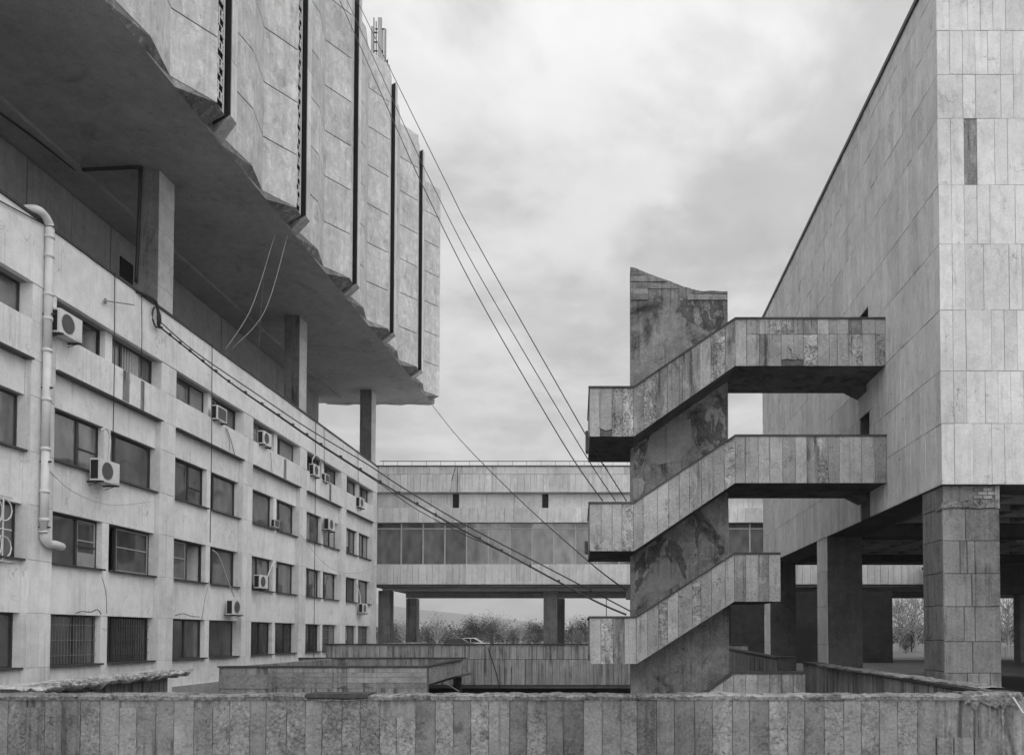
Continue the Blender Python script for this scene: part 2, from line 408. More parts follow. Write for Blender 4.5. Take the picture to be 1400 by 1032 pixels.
# ================================================================== OFFICE BUILDING (left)
XF = -16.0
off = thing('office_building', 'long pale four storey office block with rows of paired windows, receding on the left', 'building', (-20, 36, ZG))
PIL = [15.5 + 6.4 * k for k in range(7)]          # near edges of the pilasters
PW = 0.95
WROWS = [(8.77, 9.80), (5.10, 6.66), (2.09, 3.62), (-0.90, 0.62)]
ZTOP = 11.7
core = MB()
core.box(-24, -17.2, 9, 54.85, -6, 10.7)
for (a, b) in [(9.8, 11.6), (6.66, 8.77), (3.62, 5.10), (0.62, 2.09), (-5.9, -0.90)]:
    core.box(-17.2, -16.16 if a > 9 else -16.25, 9, 54.85, a, b)
core.build('wall', 'office_joint', off)
backs = MB(); backs.box(-17.199, -17.1, 9.01, 54.8, -2, 10.4)
backs.build('room_interior', 'room_dark', off)
rr = random.Random(3)
for k, y in enumerate(PIL):
    y1 = y + PW if k < 6 else 54.85
    box('pilaster', 'office_pier', off, -17.15, XF-0.03, y, y1, -5.8, 9.8)
    # stone facing of the pilaster
    zz = [-5.8, -4.0, -2.4, -0.9, 0.62, 2.09, 3.62, 5.1, 6.66, 7.69, 8.77, 9.8]
    clad('stone_slab', 'office_pier', off, (XF, y), R(90), cuts(0, y1-y, 0.475), zz, t=0.028, jit=0.002, gap=0.006, seed=k)
for k in range(-1, 6):
    y0 = (PIL[k] if k >= 0 else 9.1) + PW; y1 = PIL[k+1]
    pf = (3.5 if k == 1 else 3.66) - PW
    if k >= 0:
        for zr in [(9.8, 6.66), (8.77, 99)]: pass
    # piers between the two windows of a bay
    for (a, b) in WROWS:
        box('window_pier', 'office_stone', off, -17.15, -16.20, y0+pf, y0+pf+0.34, a, b)
    cc = cuts(y0 + 0.004, y1 - 0.004, 0.92, rr, 0.05)
    rows_low = [(-5.9, -2.6), (-2.6, -0.90), (0.62, 2.09), (3.62, 5.10), (6.66, 7.69)]
    for (a, b) in rows_low:
        clad('stone_slab', 'office_stone', off, (-16.19, 0), R(90), cc, [a, b], t=0.058, jit=0.002, gap=0.005, seed=k*9+int(a))
    clad('stone_slab', 'office_stone', off, (XF+0.01, 0), R(90), cc, [7.69, 8.77], t=0.23, jit=0.002, gap=0.005, seed=k*9+50)
    box('ledge', 'sill', off, -16.18, -15.91, y0+0.01, y1-0.01, 7.64, 7.685)
cc = cuts(9, 54.85, 1.28, rr, 0.12)
clad('fascia_slab', 'office_stone', off, (XF+0.02, 0), R(90), cc, [9.8, 11.62], t=0.17, jit=0.003, gap=0.010, seed=77)
box('parapet_coping', 'metal_dark', off, -16.30, XF+0.07, 9, 54.9, 11.62, 11.70)
box('terrace_floor', 'terrace_wall', off, -24, -16.3, 9, 54.85, 10.7, 10.85)
box('parapet_back', 'terrace_wall', off, -16.29, -16.17, 9, 54.85, 10.85, 11.62)
# windows
def window(y0, y1, z0, z1, row, style):
    """glass plane at X=-16.36, frames and panes"""
    xg = -16.43; fw = 0.06
    m = MB()
    m.box(xg-0.04, xg+0.05, y0, y0+fw, z0, z1); m.box(xg-0.04, xg+0.05, y1-fw, y1, z0, z1)
    m.box(xg-0.04, xg+0.05, y0+fw, y1-fw, z0, z0+fw); m.box(xg-0.04, xg+0.05, y0+fw, y1-fw, z1-fw, z1)
    ym = y0 + (y1 - y0) * style.get('split', 0.62)
    m.box(xg-0.04, xg+0.05, ym-0.05, ym+0.05, z0+fw, z1-fw)
    if style.get('transom'): m.box(xg-0.03, xg+0.04, ym+0.05, y1-fw, z0+(z1-z0)*0.42, z0+(z1-z0)*0.42+0.05)
    wn_ = m.build('window', style.get('frame', 'frame_dark'), off)
    gl = 'glass' if row < 3 else 'glass_low'
    if style.get('open') != 0: box('pane', gl, wn_, xg-0.01, xg+0.01, y0+fw, ym-0.05, z0+fw, z1-fw)
    if style.get('open') != 1: box('pane', gl, wn_, xg-0.01, xg+0.01, ym+0.05, y1-fw, z0+fw, z1-fw)
    for ch in wn_.children:
        if ch.name.startswith('pane'): ch.rotation_euler = (0, 0, R(rs.uniform(-.9, .9)))
    if style.get('blind') is not None:
        a, b = (y0+fw, ym-0.05) if style['blind'] == 0 else (ym+0.05, y1-fw)
        zb = z0 + (z1-z0) * style.get('drop', 0.3)
        sl = MB(); n = 9
        for i in range(n):
            z = zb + (z1-fw-zb) * i / n
            sl.box(xg+0.011, xg+0.022, a+0.03, b-0.03, z+0.012, z+(z1-fw-zb)/n)
        sl.build('blind', 'blind', wn_)
    if style.get('curt') is not None:
        a, b = (y0+fw+0.01, ym-0.06) if style['curt'] == 0 else (ym+0.06, y1-fw-0.01)
        b = a + (b-a)*style.get('cw', 0.6); nn = max(4, int((b-a)/0.07)); q = MB()
        q.prism([(xg+0.012+0.012*(i % 2), a+(b-a)*i/nn) for i in range(nn+1)] + [(xg+0.0115, b), (xg+0.0115, a)], z0+fw+0.01, z1-fw-0.01, 'z')
        q.build('curtain', 'curtain', wn_)
    if style.get('white'):   # pale sash inside the dark frame
        a, b = (y0+fw, ym-0.05) if style['white'] == 1 else (ym+0.05, y1-fw)
        s = MB(); q = 0.035
        s.box(xg+0.012, xg+0.04, a, a+q, z0+fw, z1-fw); s.box(xg+0.012, xg+0.04, b-q, b, z0+fw, z1-fw)
        s.box(xg+0.012, xg+0.04, a+q, b-q, z0+fw, z0+fw+q); s.box(xg+0.012, xg+0.04, a+q, b-q, z1-fw-q, z1-fw)
        zm = z0 + (z1-z0)*0.55; s.box(xg+0.012, xg+0.04, a+q, b-q, zm, zm+q)
        s.build('sash', 'frame_light', wn_)
    if style.get('panel'):   # pale infill board in the lower half
        box('infill_board', 'blind', wn_, xg+0.012, xg+0.03, ym+0.08, y1-fw-0.02, z0+fw, z0+(z1-z0)*0.32)
    box('sill', 'sill' if row else 'office_stone', wn_, xg+0.05, -16.06, y0, y1, z0-0.03, z0+0.025)
    if style.get('bars'):
        s = MB(); n = int((y1-y0)/0.13)
        for i in range(1, n):
            y = y0 + (y1-y0)*i/n; s.box(xg+0.09, xg+0.105, y-0.007, y+0.007, z0+0.03, z1-0.02)
        for z in (z0+0.3, (z0+z1)/2, z1-0.3): s.box(xg+0.088, xg+0.107, y0+0.02, y1-0.02, z-0.008, z+0.008)
        s.build('security_bars', 'metal_grey' if style['bars'] == 2 else 'metal_dark', wn_)
    return wn_
SPECIAL = {(1,1,0): dict(transom=1, split=0.6), (1,1,1): dict(split=0.2), (1,2,0): dict(transom=1, split=0.62, panel=1, white=2),
           (1,2,1): dict(open=0, split=0.25, white=2), (2,1,0): dict(split=0.6, transom=1), (2,1,1): dict(open=0, split=0.22),
           (2,2,0): dict(open=1, split=0.58, white=1), (2,2,1): dict(split=0.22), (1,3,0): dict(bars=2, split=0.6), (1,3,1): dict(bars=1, split=0.2),
           (2,3,0): dict(split=0.55), (2,3,1): dict(split=0.15), (3,3,0): dict(bars=1), (3,3,1): dict(bars=1),
           (4,3,0): dict(bars=1), (4,3,1): dict(bars=2, blind=1, drop=0.05), (5,3,0): dict(blind=0, drop=0.4, bars=2), (5,3,1): dict(bars=2),
           (4,1,0): dict(blind=0, drop=0.1, split=0.55, white=1), (4,1,1): dict(blind=1, drop=0.0), (5,1,0): dict(blind=0, drop=0.3), (5,1,1): dict(blind=1, drop=0.05),
           (1,0,0): dict(open=1, split=0.62), (1,0,1): dict(split=0.3), (2,0,0): dict(split=0.6, blind=1, drop=0.1), (2,0,1): dict(split=0.3, white=1),
           (3,0,0): dict(split=0.5, white=1), (3,0,1): dict(split=0.3, blind=1, drop=0.05), (4,0,0): dict(open=0), (4,0,1): dict(split=0.4), (3,2,0): dict(split=0.5), (3,2,1): dict(split=0.3)}
rs = random.Random(11)
for k in range(0, 6):
    y0 = PIL[k] + PW; y1 = PIL[k+1]; pf = (3.5 if k == 1 else 3.66) - PW
    for r_, (za, zb) in enumerate(WROWS):
        for i, (a, b) in enumerate([(y0, y0+pf), (y0+pf+0.34, y1)]):
            st = dict(SPECIAL.get((k, r_, i), dict(split=rs.choice([0.3, 0.5, 0.62]))))
            if st.get('open') is None and st.get('blind') is None and not st.get('white') and rs.random() < 0.5:
                st['curt'] = rs.choice([0, 1]); st['cw'] = rs.uniform(0.3, 1.0)
            window(a+0.002, b-0.002, za+0.002, zb-0.002, r_, st)
# broken-out strips of facing below a top-row window
for (py0, py1, z0, z1) in [((26.0), 26.35, 7.75, 8.75), (27.0, 27.2, 7.72, 8.72), (39.0, 39.3, 7.74, 8.7), (45.4, 45.7, 7.74, 8.7)]:
    MB().box(XF+0.008, XF+0.022, py0, py1, z0, z1).build('exposed_patch', 'weathered', off)

# ornate white window grille near the left edge
gp = thing('window_grille', 'ornate white scrolled iron grille over the office window at the left edge', 'grille', (-16.2, 20.4, 1.95))
m = MB(); xg = -16.1
for y in (18.9, 19.45, 20.0, 20.55, 21.1): m.tube([(xg, y, 1.98), (xg, y, 3.72)], 0.02)
for z in (1.98, 2.83, 3.72): m.tube([(xg, 18.9, z), (xg, 21.4, z)], 0.02)
m.build('grille_bar', 'white_paint', gp)
m = MB()
for y in (19.17, 19.73, 20.28, 20.82):
    for z in (2.4, 3.28):
        m.tube([(xg+0.01, y+0.24*math.cos(a), z+0.34*math.sin(a)) for a in [i*math.pi/8 for i in range(17)]], 0.018)
for z0_, s in ((2.0, 1), (3.7, -1)):
    m.tube([(xg+0.01, 21.1+0.3*math.sin(a), z0_+s*(0.35-0.3*math.cos(a))) for a in [i*math.pi/6 for i in range(8)]], 0.018)
m.build('grille_scroll', 'white_paint', gp)

# drainpipe
dp = thing('drainpipe', 'fat white drainpipe with elbows running down the near end of the office wall', 'pipe', (-15.8, 22.1, 2))
py = 22.3; xd = -15.86
m = MB(); m.smooth = True
pts = [(-16.25, py-0.55, 11.78), (xd-0.05, py-0.5, 11.82), (xd, py-0.25, 11.8), (xd, py-0.02, 11.62), (xd, py, 11.3)]
m.tube(smooth_pts(pts, 4), 0.115, 12); m.build('elbow', 'white_paint', dp)
zs = [11.3, 8.0, 5.2, 2.95]
for a, b in zip(zs[1:], zs[:-1]):
    m = MB(); m.smooth = True; m.tube([(xd, py, a), (xd, py, b)], 0.105, 14); m.build('pipe_length', 'white_paint', dp)
for z in (11.25, 10.7, 9.6, 8.9, 8.0, 6.6, 5.2, 4.0, 3.2):
    m = MB(); m.smooth = True; m.tube([(xd, py, z), (xd, py, z+0.09)], 0.125, 14); m.build('collar', 'white_paint', dp)
for z in (9.1, 7.0, 4.9, 3.05):
    m = MB(); m.box(-16.0, xd-0.1, py-0.03, py+0.03, z-0.03, z); m.box(xd-0.17, xd+0.17, py-0.03, py+0.03, z-0.035, z+0.005); m.build('bracket', 'metal_dark', dp)
m = MB(); m.smooth = True
m.tube(smooth_pts([(xd, py, 2.95), (xd, py+0.05, 2.72), (xd, py+0.22, 2.6), (xd, py+0.5, 2.60), (xd-0.05, py+0.8, 2.57)], 4), 0.12, 12); m.build('elbow', 'white_paint', dp)

# ================================================================== AIR CONDITIONERS
PROTO[0] = True
def make_ac(fan=True):
    root = thing('air_conditioner', 'x', 'air conditioner', (0, 0, 0))
    # body from z=0..0.6, y=-0.42..0.42, x=0..0.3 (front at +x)
    box('casing', 'ac_white', root, 0.02, 0.30, -0.42, 0.42, 0, 0.60)
    box('side_coil', 'room_dark', root, 0.04, 0.24, -0.425, -0.421, 0.04, 0.55)
    if fan:
        d = MB(); n = 24
        d.add([(0.303, 0, 0)] + [(0.303, -0.12+0.23*math.cos(2*math.pi*i/n), 0.30+0.23*math.sin(2*math.pi*i/n)) for i in range(n)],
              [tuple(range(1, n+1))]); d.v[0] = (0.303, -0.12, 0.30)
        d.build('fan_opening', 'metal_dark', root, fix=False)
        gq = MB()
        for i in range(-5, 6):
            hh = math.sqrt(max(0.001, 0.23**2 - (i*0.04)**2)); gq.box(0.306, 0.314, -0.12+i*0.04-0.005, -0.12+i*0.04+0.005, 0.30-hh, 0.30+hh)
        gq.tube([(0.308, -0.12+0.235*math.cos(2*math.pi*i/n), 0.30+0.235*math.sin(2*math.pi*i/n)) for i in range(n+1)], 0.010, 4)
        gq.build('fan_grille', 'metal_grey', root)
        box('front_panel', 'ac_white', root, 0.301, 0.308, 0.16, 0.40, 0.04, 0.56)
    else:
        gq = MB()
        for i in range(9): gq.box(0.301, 0.312, -0.34, 0.34, 0.07+i*0.055, 0.09+i*0.055)
        box('louvre_opening', 'metal_dark', root, 0.296, 0.3015, -0.36, 0.36, 0.05, 0.55)
        gq.build('louvre', 'metal_grey', root)
    for sy in (-0.34, 0.34):
        b = MB(); b.box(-0.1, 0.34, sy-0.02, sy+0.02, -0.05, -0.004)
        b.tube([(-0.05, sy, -0.13), (0.22, sy, -0.04)], 0.010, 4); b.build('bracket', 'metal_dark', root)
    return root
acA = make_ac(True); acB = make_ac(False)
PROTO[0] = False
def place(proto, loc, rz, sc, label, group, first):
    if first: o = proto
    else:
        o = proto.copy(); COL.objects.link(o)
        for ch in [c for c in proto.children]:
            c = ch.copy(); COL.objects.link(c); c.parent = o
    o.location = loc; o.rotation_euler = (0, 0, rz); o.scale = sc
    o['label'] = label; o['group'] = group
    return o
GA = 'air conditioners hung on the office wall'
ACL = [  # proto, photo x and base row, x, scale, label
    (0, 87, 462, -15.98, 1.15, 'large white outdoor unit in the top left window beside the drainpipe'),
    (0, 144, 660, -16.05, 1.15, 'white outdoor unit on brackets at the wide second row window, fan facing the court'),
    (1, 301, 576, -16.05, 0.95, 'small louvred unit in the top row window behind a long hanging wire'),
    (0, 363, 609, -16.05, 1.0, 'white unit in the third top row bay beside a bare wall strip'),
    (0, 431, 651, -16.05, 1.0, 'white unit under a looped pipe in the fourth top row bay'),
    (1, 447, 659, -16.05, 0.75, 'small square unit just right of the looped pipe in the top row'),
    (0, 493, 694, -16.05, 1.05, 'white unit in the farthest top row bay, hung below the window'),
    (0, 451, 725, -16.05, 1.1, 'white unit covering the second row window in the fourth bay'),
    (1, 382, 721, -16.15, 0.62, 'tiny white box unit at the sill of the second row window, third bay'),
    (0, 358, 804, -16.05, 1.0, 'white unit in the third row window with a curved white hose above it'),
    (0, 322, 840, -16.05, 1.05, 'white unit hung low between the third and bottom window rows'),
    (0, 497, 838, -16.05, 1.05, 'white unit under the farthest third row window near the corner'),
]
used = [False, False]
for (p, px_, py_, x, s, lab) in ACL:
    q_ = at(px_, py_, X=-15.85); y, z = q_.y, q_.z
    place([acA, acB][p], (x, y, z), 0, (s, s, s), lab, GA, not used[p]); used[p] = True
place(acB, (-15.15, 56.25, 5.35), R(-90), (0.9, 0.9, 0.9), 'white box unit standing behind the glass at the left end of the bridge', 'air conditioners hung on the office wall', False)
# refrigerant hoses
def cable(name, mat, pts, r, label, cat='cable', group=None, n=None, parent=None, seg=6):
    m = MB(); m.smooth = True; m.tube(pts, r, seg)
    return m.build(name, mat, parent, label=label, cat=cat, group=group)
def arc(a, b, sag, n=14):
    a = Vector(a); b = Vector(b); return [a.lerp(b, i/n) - Vector((0, 0, sag*4*(i/n)*(1-i/n))) for i in range(n+1)]
cable('hose', 'white_paint', smooth_pts([(-15.95, 37.2, 2.75), (-15.9, 37.5, 3.25), (-15.9, 37.9, 3.5), (-16.0, 38.25, 3.5), (-16.05, 38.4, 3.3)]), 0.035, 'curved white hose rising from the third row unit to the window pier', 'hose')
cable('hose', 'white_paint', smooth_pts([(-15.95, 51.2, 1.9), (-15.92, 51.0, 2.5), (-15.95, 50.6, 3.1), (-16.05, 50.5, 3.3)]), 0.035, 'curved white hose above the far third row unit near the corner', 'hose')
cable('hose', 'white_paint', smooth_pts([(-15.95, 42.7, 9.05), (-15.85, 42.4, 9.4), (-15.85, 42.9, 9.75), (-15.85, 43.6, 9.6), (-15.95, 44.0, 9.0), (-15.98, 44.1, 8.3)]), 0.03, 'looped grey hose over the unit in the fourth top row bay', 'hose')
cable('hose', 'cable_pale', smooth_pts([(-16.0, 32.1, 3.45), (-15.92, 32.5, 3.2), (-15.9, 33.2, 2.3), (-15.9, 33.8, 1.65)]), 0.03, 'dark hose slanting down from a third row window to the low unit', 'hose')
cable('hose', 'white_paint', smooth_pts([(-15.98, 24.9, 6.45), (-15.9, 25.05, 6.55), (-15.88, 25.2, 6.3), (-15.9, 25.2, 5.7), (-15.95, 25.2, 5.25)]), 0.035, 'pale hose dropping to the unit at the wide second row window', 'hose')
# dangling wires down the facade (photo x, top y, bottom y)
for (px, y0, y1, lab, rr_) in [(157, 373, 632, 'thin dark wire hanging straight down the first full bay of windows', 0.014),
                           (193.5, 402, 515, 'short thin wire ending in a hook beneath the top left windows', 0.012),
                           (290, 470, 742, 'long dark wire hanging past the second bay beside the window pier', 0.016),
                           (431.5, 578, 905, 'long wire hanging in front of the fourth bay', 0.018),
                           (443, 585, 640, 'short wire hanging from the parapet above the fourth bay', 0.014),
                           (489.5, 615, 700, 'wire hanging from the parapet to the farthest top row unit', 0.016)]:
    a = at(px, y0, X=-15.88); b = at(px, y1, X=-15.86)
    b.y = a.y + 0.02; b.z = at(px, y1, X=-15.88).z
    cable('wire', 'cable_black', [a, a.lerp(b, 0.5) + Vector((0.01, 0.02, 0)), b], rr_, lab, group='wires hanging down the office wall')
# two pale drooping threads on the facade
cable('wire', 'cable_pale', smooth_pts([at(66, 642, X=-15.98), at(100, 672, X=-15.98), at(150, 690, X=-15.98), at(205, 686, X=-15.98)]), 0.010, 'pale slack wire sagging across the wall below the second row unit')
cable('wire', 'cable_pale', smooth_pts([at(408, 728, X=-15.95), at(450, 775, X=-15.9), at(490, 783, X=-15.9), at(520, 770, X=-15.98)]), 0.012, 'pale slack wire strung near the far corner between window rows')

for (P_, r_w, lab) in [([(0, 275), (30, 291), (57, 305)], 0.018, 'dark wire running under the parapet edge at the far left, left of the drainpipe'),
                      ([(104, 838), (112, 835.5), (124, 836.5), (133, 833), (138, 839)], 0.014, 'loose curled wire over the barred bottom window nearest the drainpipe'),
                      ([(240, 841), (250, 838.5), (262, 842), (273, 843)], 0.014, 'loose curled wire over the bottom window of the second bay'),
                      ([(276, 846), (281, 815), (286, 795)], 0.012, 'faint slanting wire between third and bottom rows, second bay'),
                      ([(140, 790), (145, 812), (146, 838)], 0.012, 'faint wire hanging beside the window pier above the bottom row, first bay'),
                      ([(60, 620), (66, 628), (60, 645)], 0.012, 'short loop of wire coming off the drainpipe'),
                      ([(310, 585), (316, 603), (321, 622)], 0.014, 'thin hose trailing from the small louvred unit'),
                      ([(308, 584), (313, 600), (314, 615)], 0.010, 'second thinner hose trailing from the small louvred unit'),
                      ([(370, 618), (371, 632), (372, 645)], 0.012, 'short wire below the unit in the third top row bay')]:
    cable('wire', 'cable_black' if r_w != 0.012 else 'metal_grey', smooth_pts([at(a, b, X=-15.93) for a, b in P_], 4), r_w, lab)

# ================================================================== FOLDED FACADE BLOCK (upper left)
fb = thing('folded_facade_block', 'massive upper storey volume with folded precast panels on concrete columns, overhanging the office', 'building', (-17, 36, 17))
ZS = 17.2
def drift(y): return 0.015 * (y - 27.3)
AY = [27.57 + 6.45 * k for k in range(-2, 5)]       # depth where each bay of panels starts
X0 = -13.62
YE = 58.6
sof = MB()
sof.prism([(-34, 8), (X0 + drift(8) + 0.03, 8), (X0 + drift(YE) + 0.03, YE), (-34, YE)], ZS, ZS + 0.06, 'z')
sof.build('soffit', 'soffit_plaster', fb)
body = MB(); body.prism([(-34, 8.2), (X0 + drift(8) - 0.6, 8.2), (X0 + drift(YE) - 0.6, YE - 0.2), (-34, YE - 0.2)], ZS + 0.46, 32.2, 'z'); body.build('wall', 'precast', fb)
# jagged folded underside at the far end
for i in range(4):
    xa = -20.9 + i * 2.0
    MB().prism([(xa, YE - 0.02), (xa + 1.5, YE + 0.35), (xa + 2.0, YE + 0.0), (xa + 0.1, YE)], ZS - 0.08, ZS + 3.0, 'z').build('end_fold', 'precast', fb)
tmpl = [(0.0, 0.0), (1.75, 0.26), (3.4, -0.10), (4.65, 0.74)]
PH = 2.2; ZP = 17.52; NR = 7
def panel_mesh(pts, t, z0, z1, skew=0.0):
    """folded plate: outline pts (x,y) front side, thickness t towards -x"""
    m = MB(); n = len(pts)
    vs = []
    for (x, y) in pts: vs += [(x, y, z0), (x, y, z1), (x - t, y, z1), (x - t, y, z0)]
    fs = []
    for i in range(n-1):
        a = 4*i; b = a+4
        fs += [(a, b, b+1, a+1), (a+1, b+1, b+2, a+2), (a+2, b+2, b+3, a+3), (a+3, b+3, b, a)]
    fs += [(0, 1, 2, 3), (4*n-1, 4*n-2, 4*n-3, 4*n-4)]
    return m.add(vs, fs)
for kf, ya in enumerate(AY):
    last = kf == len(AY) - 1
    pts = [(X0 + drift(ya + a) + b, ya + a) for a, b in tmpl]
    tops = NR
    for r_ in range(NR):
        z0 = ZP + r_ * PH + 0.026; z1 = ZP + (r_+1) * PH - 0.026
        panel_mesh(pts, 0.16, z0, z1).build('facade_panel', 'precast', fb)
    # dark joint backing and the underside return
    panel_mesh([(x - 0.10, y) for x, y in pts], 0.30, ZP - 0.02, ZP + NR*PH - 0.1).build('panel_backing', 'joint', fb)
    und = MB(); outer = [(x-0.01, y) for x, y in pts] + ([(pts[3][0]-0.05, ya+5.28)] if not last else [])
    inner = [(X0 + drift(y) + 0.045, y) for x, y in outer]
    und.add([(x, y, ZS - 0.004) for x, y in inner] + [(x, y, ZP + 0.01) for x, y in outer], [(i, i+1, i+1+len(outer), i+len(outer)) for i in range(len(outer)-1)])
    und.build('folded_underside', 'soffit_edge', fb)  # underside shade put into its colour, darker than the panels above
    if last: 
        MB().prism([(pts[3][0], pts[3][1]), (pts[3][0]-6, pts[3][1]+0.2), (pts[3][0]-6, pts[3][1]-0.3), (pts[3][0]-0.2, pts[3][1]-0.2)], ZP, ZP+NR*PH, 'z').build('end_panel', 'precast', fb)
        break
    yn = ya + 5.30; yA = ya + 6.45; xd_ = pts[3][0]
    gx = xd_ - 0.07
    # grille strip between the panel and the next fin
    gy0, gy1 = pts[3][1] + 0.03, yn - 0.06
    if yn < 35:
        gm = MB(); n = int(NR*PH/0.28)
        for i in range(n):
            z = ZP + 0.05 + i*0.28
            gm.box(gx-0.03, gx, gy0, gy1, z, z+0.035)
            if i % 3: gm.box(gx-0.03, gx+0.004, gy0+(gy1-gy0)*0.3, gy0+(gy1-gy0)*0.3+0.05, z+0.035, z+0.28)
            if i % 2: gm.box(gx-0.03, gx+0.004, gy0+(gy1-gy0)*0.66, gy0+(gy1-gy0)*0.66+0.05, z+0.035, z+0.28)
            if i % 4 == 1: gm.box(gx-0.02, gx-0.002, gy0, gy0+(gy1-gy0)*0.3, z+0.035, z+0.2)
        gm.box(gx-0.04, gx+0.01, gy0, gy0+0.05, ZP, ZP+NR*PH)
        gm.box(gx-0.04, gx+0.01, gy1-0.04, gy1, ZP, ZP+NR*PH)
        gm.build('screen_grille', 'ac_white', fb)
    else: box('return_panel', 'precast', fb, gx-0.05, gx, gy0, gy1-0.02, ZP, ZP+NR*PH-0.3)
    box('window_slot', 'room_dark', fb, gx-0.5, gx-0.22, gy0-0.1, yn+0.1, ZP, ZP+NR*PH-0.4)
    # fin, cast in lengths
    for r_ in range(NR):
        z0 = ZP - 0.25 + r_*PH + 0.012; z1 = ZP - 0.25 + (r_+1)*PH - 0.012
        if r_ == NR-1: z1 = ZP + NR*PH - 0.55
        fx = X0 + drift(yA); fm = MB()
        P_ = [(fx+0.87, yn), (fx+0.87, yn+0.40), (fx, yA-0.02), (fx-0.3, yA-0.02), (fx-0.3, yn+0.62), (fx, yn+0.55)]
        zb_ = [0, 0, -0.28, -0.28, -0.28, -0.28] if r_ == 0 else [0]*6
        fm.add([(x, y, (ZP if r_ == 0 else z0) + b) for (x, y), b in zip(P_, zb_)] + [(x, y, z1) for x, y in P_],
               [(5,4,3,2,1,0), (6,7,8,9,10,11)] + [(i, (i+1) % 6, (i+1) % 6 + 6, i+6) for i in range(6)])
        fm.build('fin', 'bridge_stone', fb)
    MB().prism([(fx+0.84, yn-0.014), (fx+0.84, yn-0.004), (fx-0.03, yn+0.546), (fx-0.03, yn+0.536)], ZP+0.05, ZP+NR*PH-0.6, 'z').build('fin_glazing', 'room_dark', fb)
# roof edge
MB().prism([(-33.9, 8.2), (X0 + drift(8) - 0.3, 8.2), (X0 + drift(YE) - 0.3, YE - 0.3), (-33.9, YE - 0.3)], 32.25, 32.6, 'z').build('roof', 'coping_dark', fb)
# columns under the block
for y in (15.9, 29.0, 42.4, 55.4):
    cl_ = MB().box(-17.42, -16.62, y, y + 1.0, 10.86, ZS - 0.003).build('column', 'pillar_stone', fb)
    clad('stone_slab', 'block_stone', cl_, (-16.59, y), R(90), [0, 1.0], [10.9, 11.9, 12.9, 13.95, 15.0, 16.1, ZS-0.01], t=0.028, jit=0.002, gap=0.008, seed=int(y))  # pale court side, dark front: shade under the soffit put into the colours
# recessed wall on the terrace
rw = box('recessed_wall', 'joint', fb, -21.4, -20.95, 9, 57, 10.86, ZS-0.004)
clad('wall_panel', 'terrace_wall', fb, (-20.9, 0), R(90), cuts(9, 57, 2.4), [10.9, ZS-0.01], t=0.045, jit=0.006, gap=0.05, seed=5)
box('door', 'room_dark', fb, -20.9, -20.84, 33.6, 34.5, 10.9, 16.2)
box('beam', 'soffit_plaster', fb, -19.75, -19.35, 9, 57, ZS-0.16, ZS-0.003)
# conduits on the soffit
cable('cable', 'cable_black', smooth_pts([at(0, 155, Z=ZS-0.2), at(48, 190, Z=ZS-0.2), at(103, 233, Z=ZS-0.15)], 5), 0.035, 'dark cable clipped along the soffit at the far upper left')
pA = at(103, 233, Z=ZS-0.09); pB = at(186, 229, Z=ZS-0.09)
m = MB(); m.smooth = True
cA = [pA, pB, at(191, 232, Y=28.9), Vector((at(192, 240, Y=28.9))), at(190, 300, Y=28.9), at(186, 386, Y=28.9)]
cable('cable', 'cable_black', smooth_pts(cA, 5), 0.06, 'thick black cable crossing the soffit and running down beside the first column')
for i, (a, b, mid) in enumerate([((393, 322), (318, 476), (362, 425)), ((376, 320), (308, 478), (344, 420)), ((364, 320), (352, 508), (358, 410))]):
    A_ = at(a[0], a[1], Z=ZS-0.05); B_ = at(b[0], b[1], X=-16.2)
    cable('cable', 'cable_pale' if i < 2 else 'metal_grey', smooth_pts([A_, at_v(mid[0], mid[1], A_, B_), B_], 8), 0.018 if i < 2 else 0.012,
          ['pale cable drooping from the soffit to the parapet, the outer of two', 'pale cable drooping from the soffit to the parapet, the inner of two', 'faint vertical cable hanging from the soffit behind the drooping pair'][i])

# antennas on the roof
ant = thing('antenna_cluster', 'cluster of tall grey panel antennas standing on the roof edge of the folded block', 'antenna', tuple(at(520, 85, Y=46.6)))
for (x0, x1, y0, y1, yy) in [(516, 521.5, 24, 86, 46.4), (507, 511, 36, 72, 46.8), (525, 527.5, 39, 84, 46.7)]:
    a = at(x0, y1, Y=yy); b = at(x1, y0, Y=yy)
    MB().box(a.x, b.x, yy, yy+0.14, a.z, b.z).build('panel_antenna', 'metal_grey', ant)
for px_ in (514.3, 511.3, 523.5, 529.8):
    a = at(px_, 90, Y=46.9); b = at(px_, {514.3: 30, 511.3: 25, 523.5: 40, 529.8: 82}[px_], Y=46.9)
    m = MB(); m.tube([a, b], 0.035); m.build('mast', 'metal_dark', ant)
m = MB()
for (xa, xb, y) in [(508, 516, 45), (513, 526, 40), (508, 524, 70), (510, 520, 58), (508, 530, 84)]:
    m.tube([at(xa, y, Y=46.85), at(xb, y, Y=46.85)], 0.04)
m.tube([at(508, 76, Y=46.95), at(521, 86, Y=46.95)], 0.05); m.tube([at(519, 74, Y=46.95), at(511, 84, Y=46.95)], 0.03)
m.build('bracket', 'metal_dark', ant)

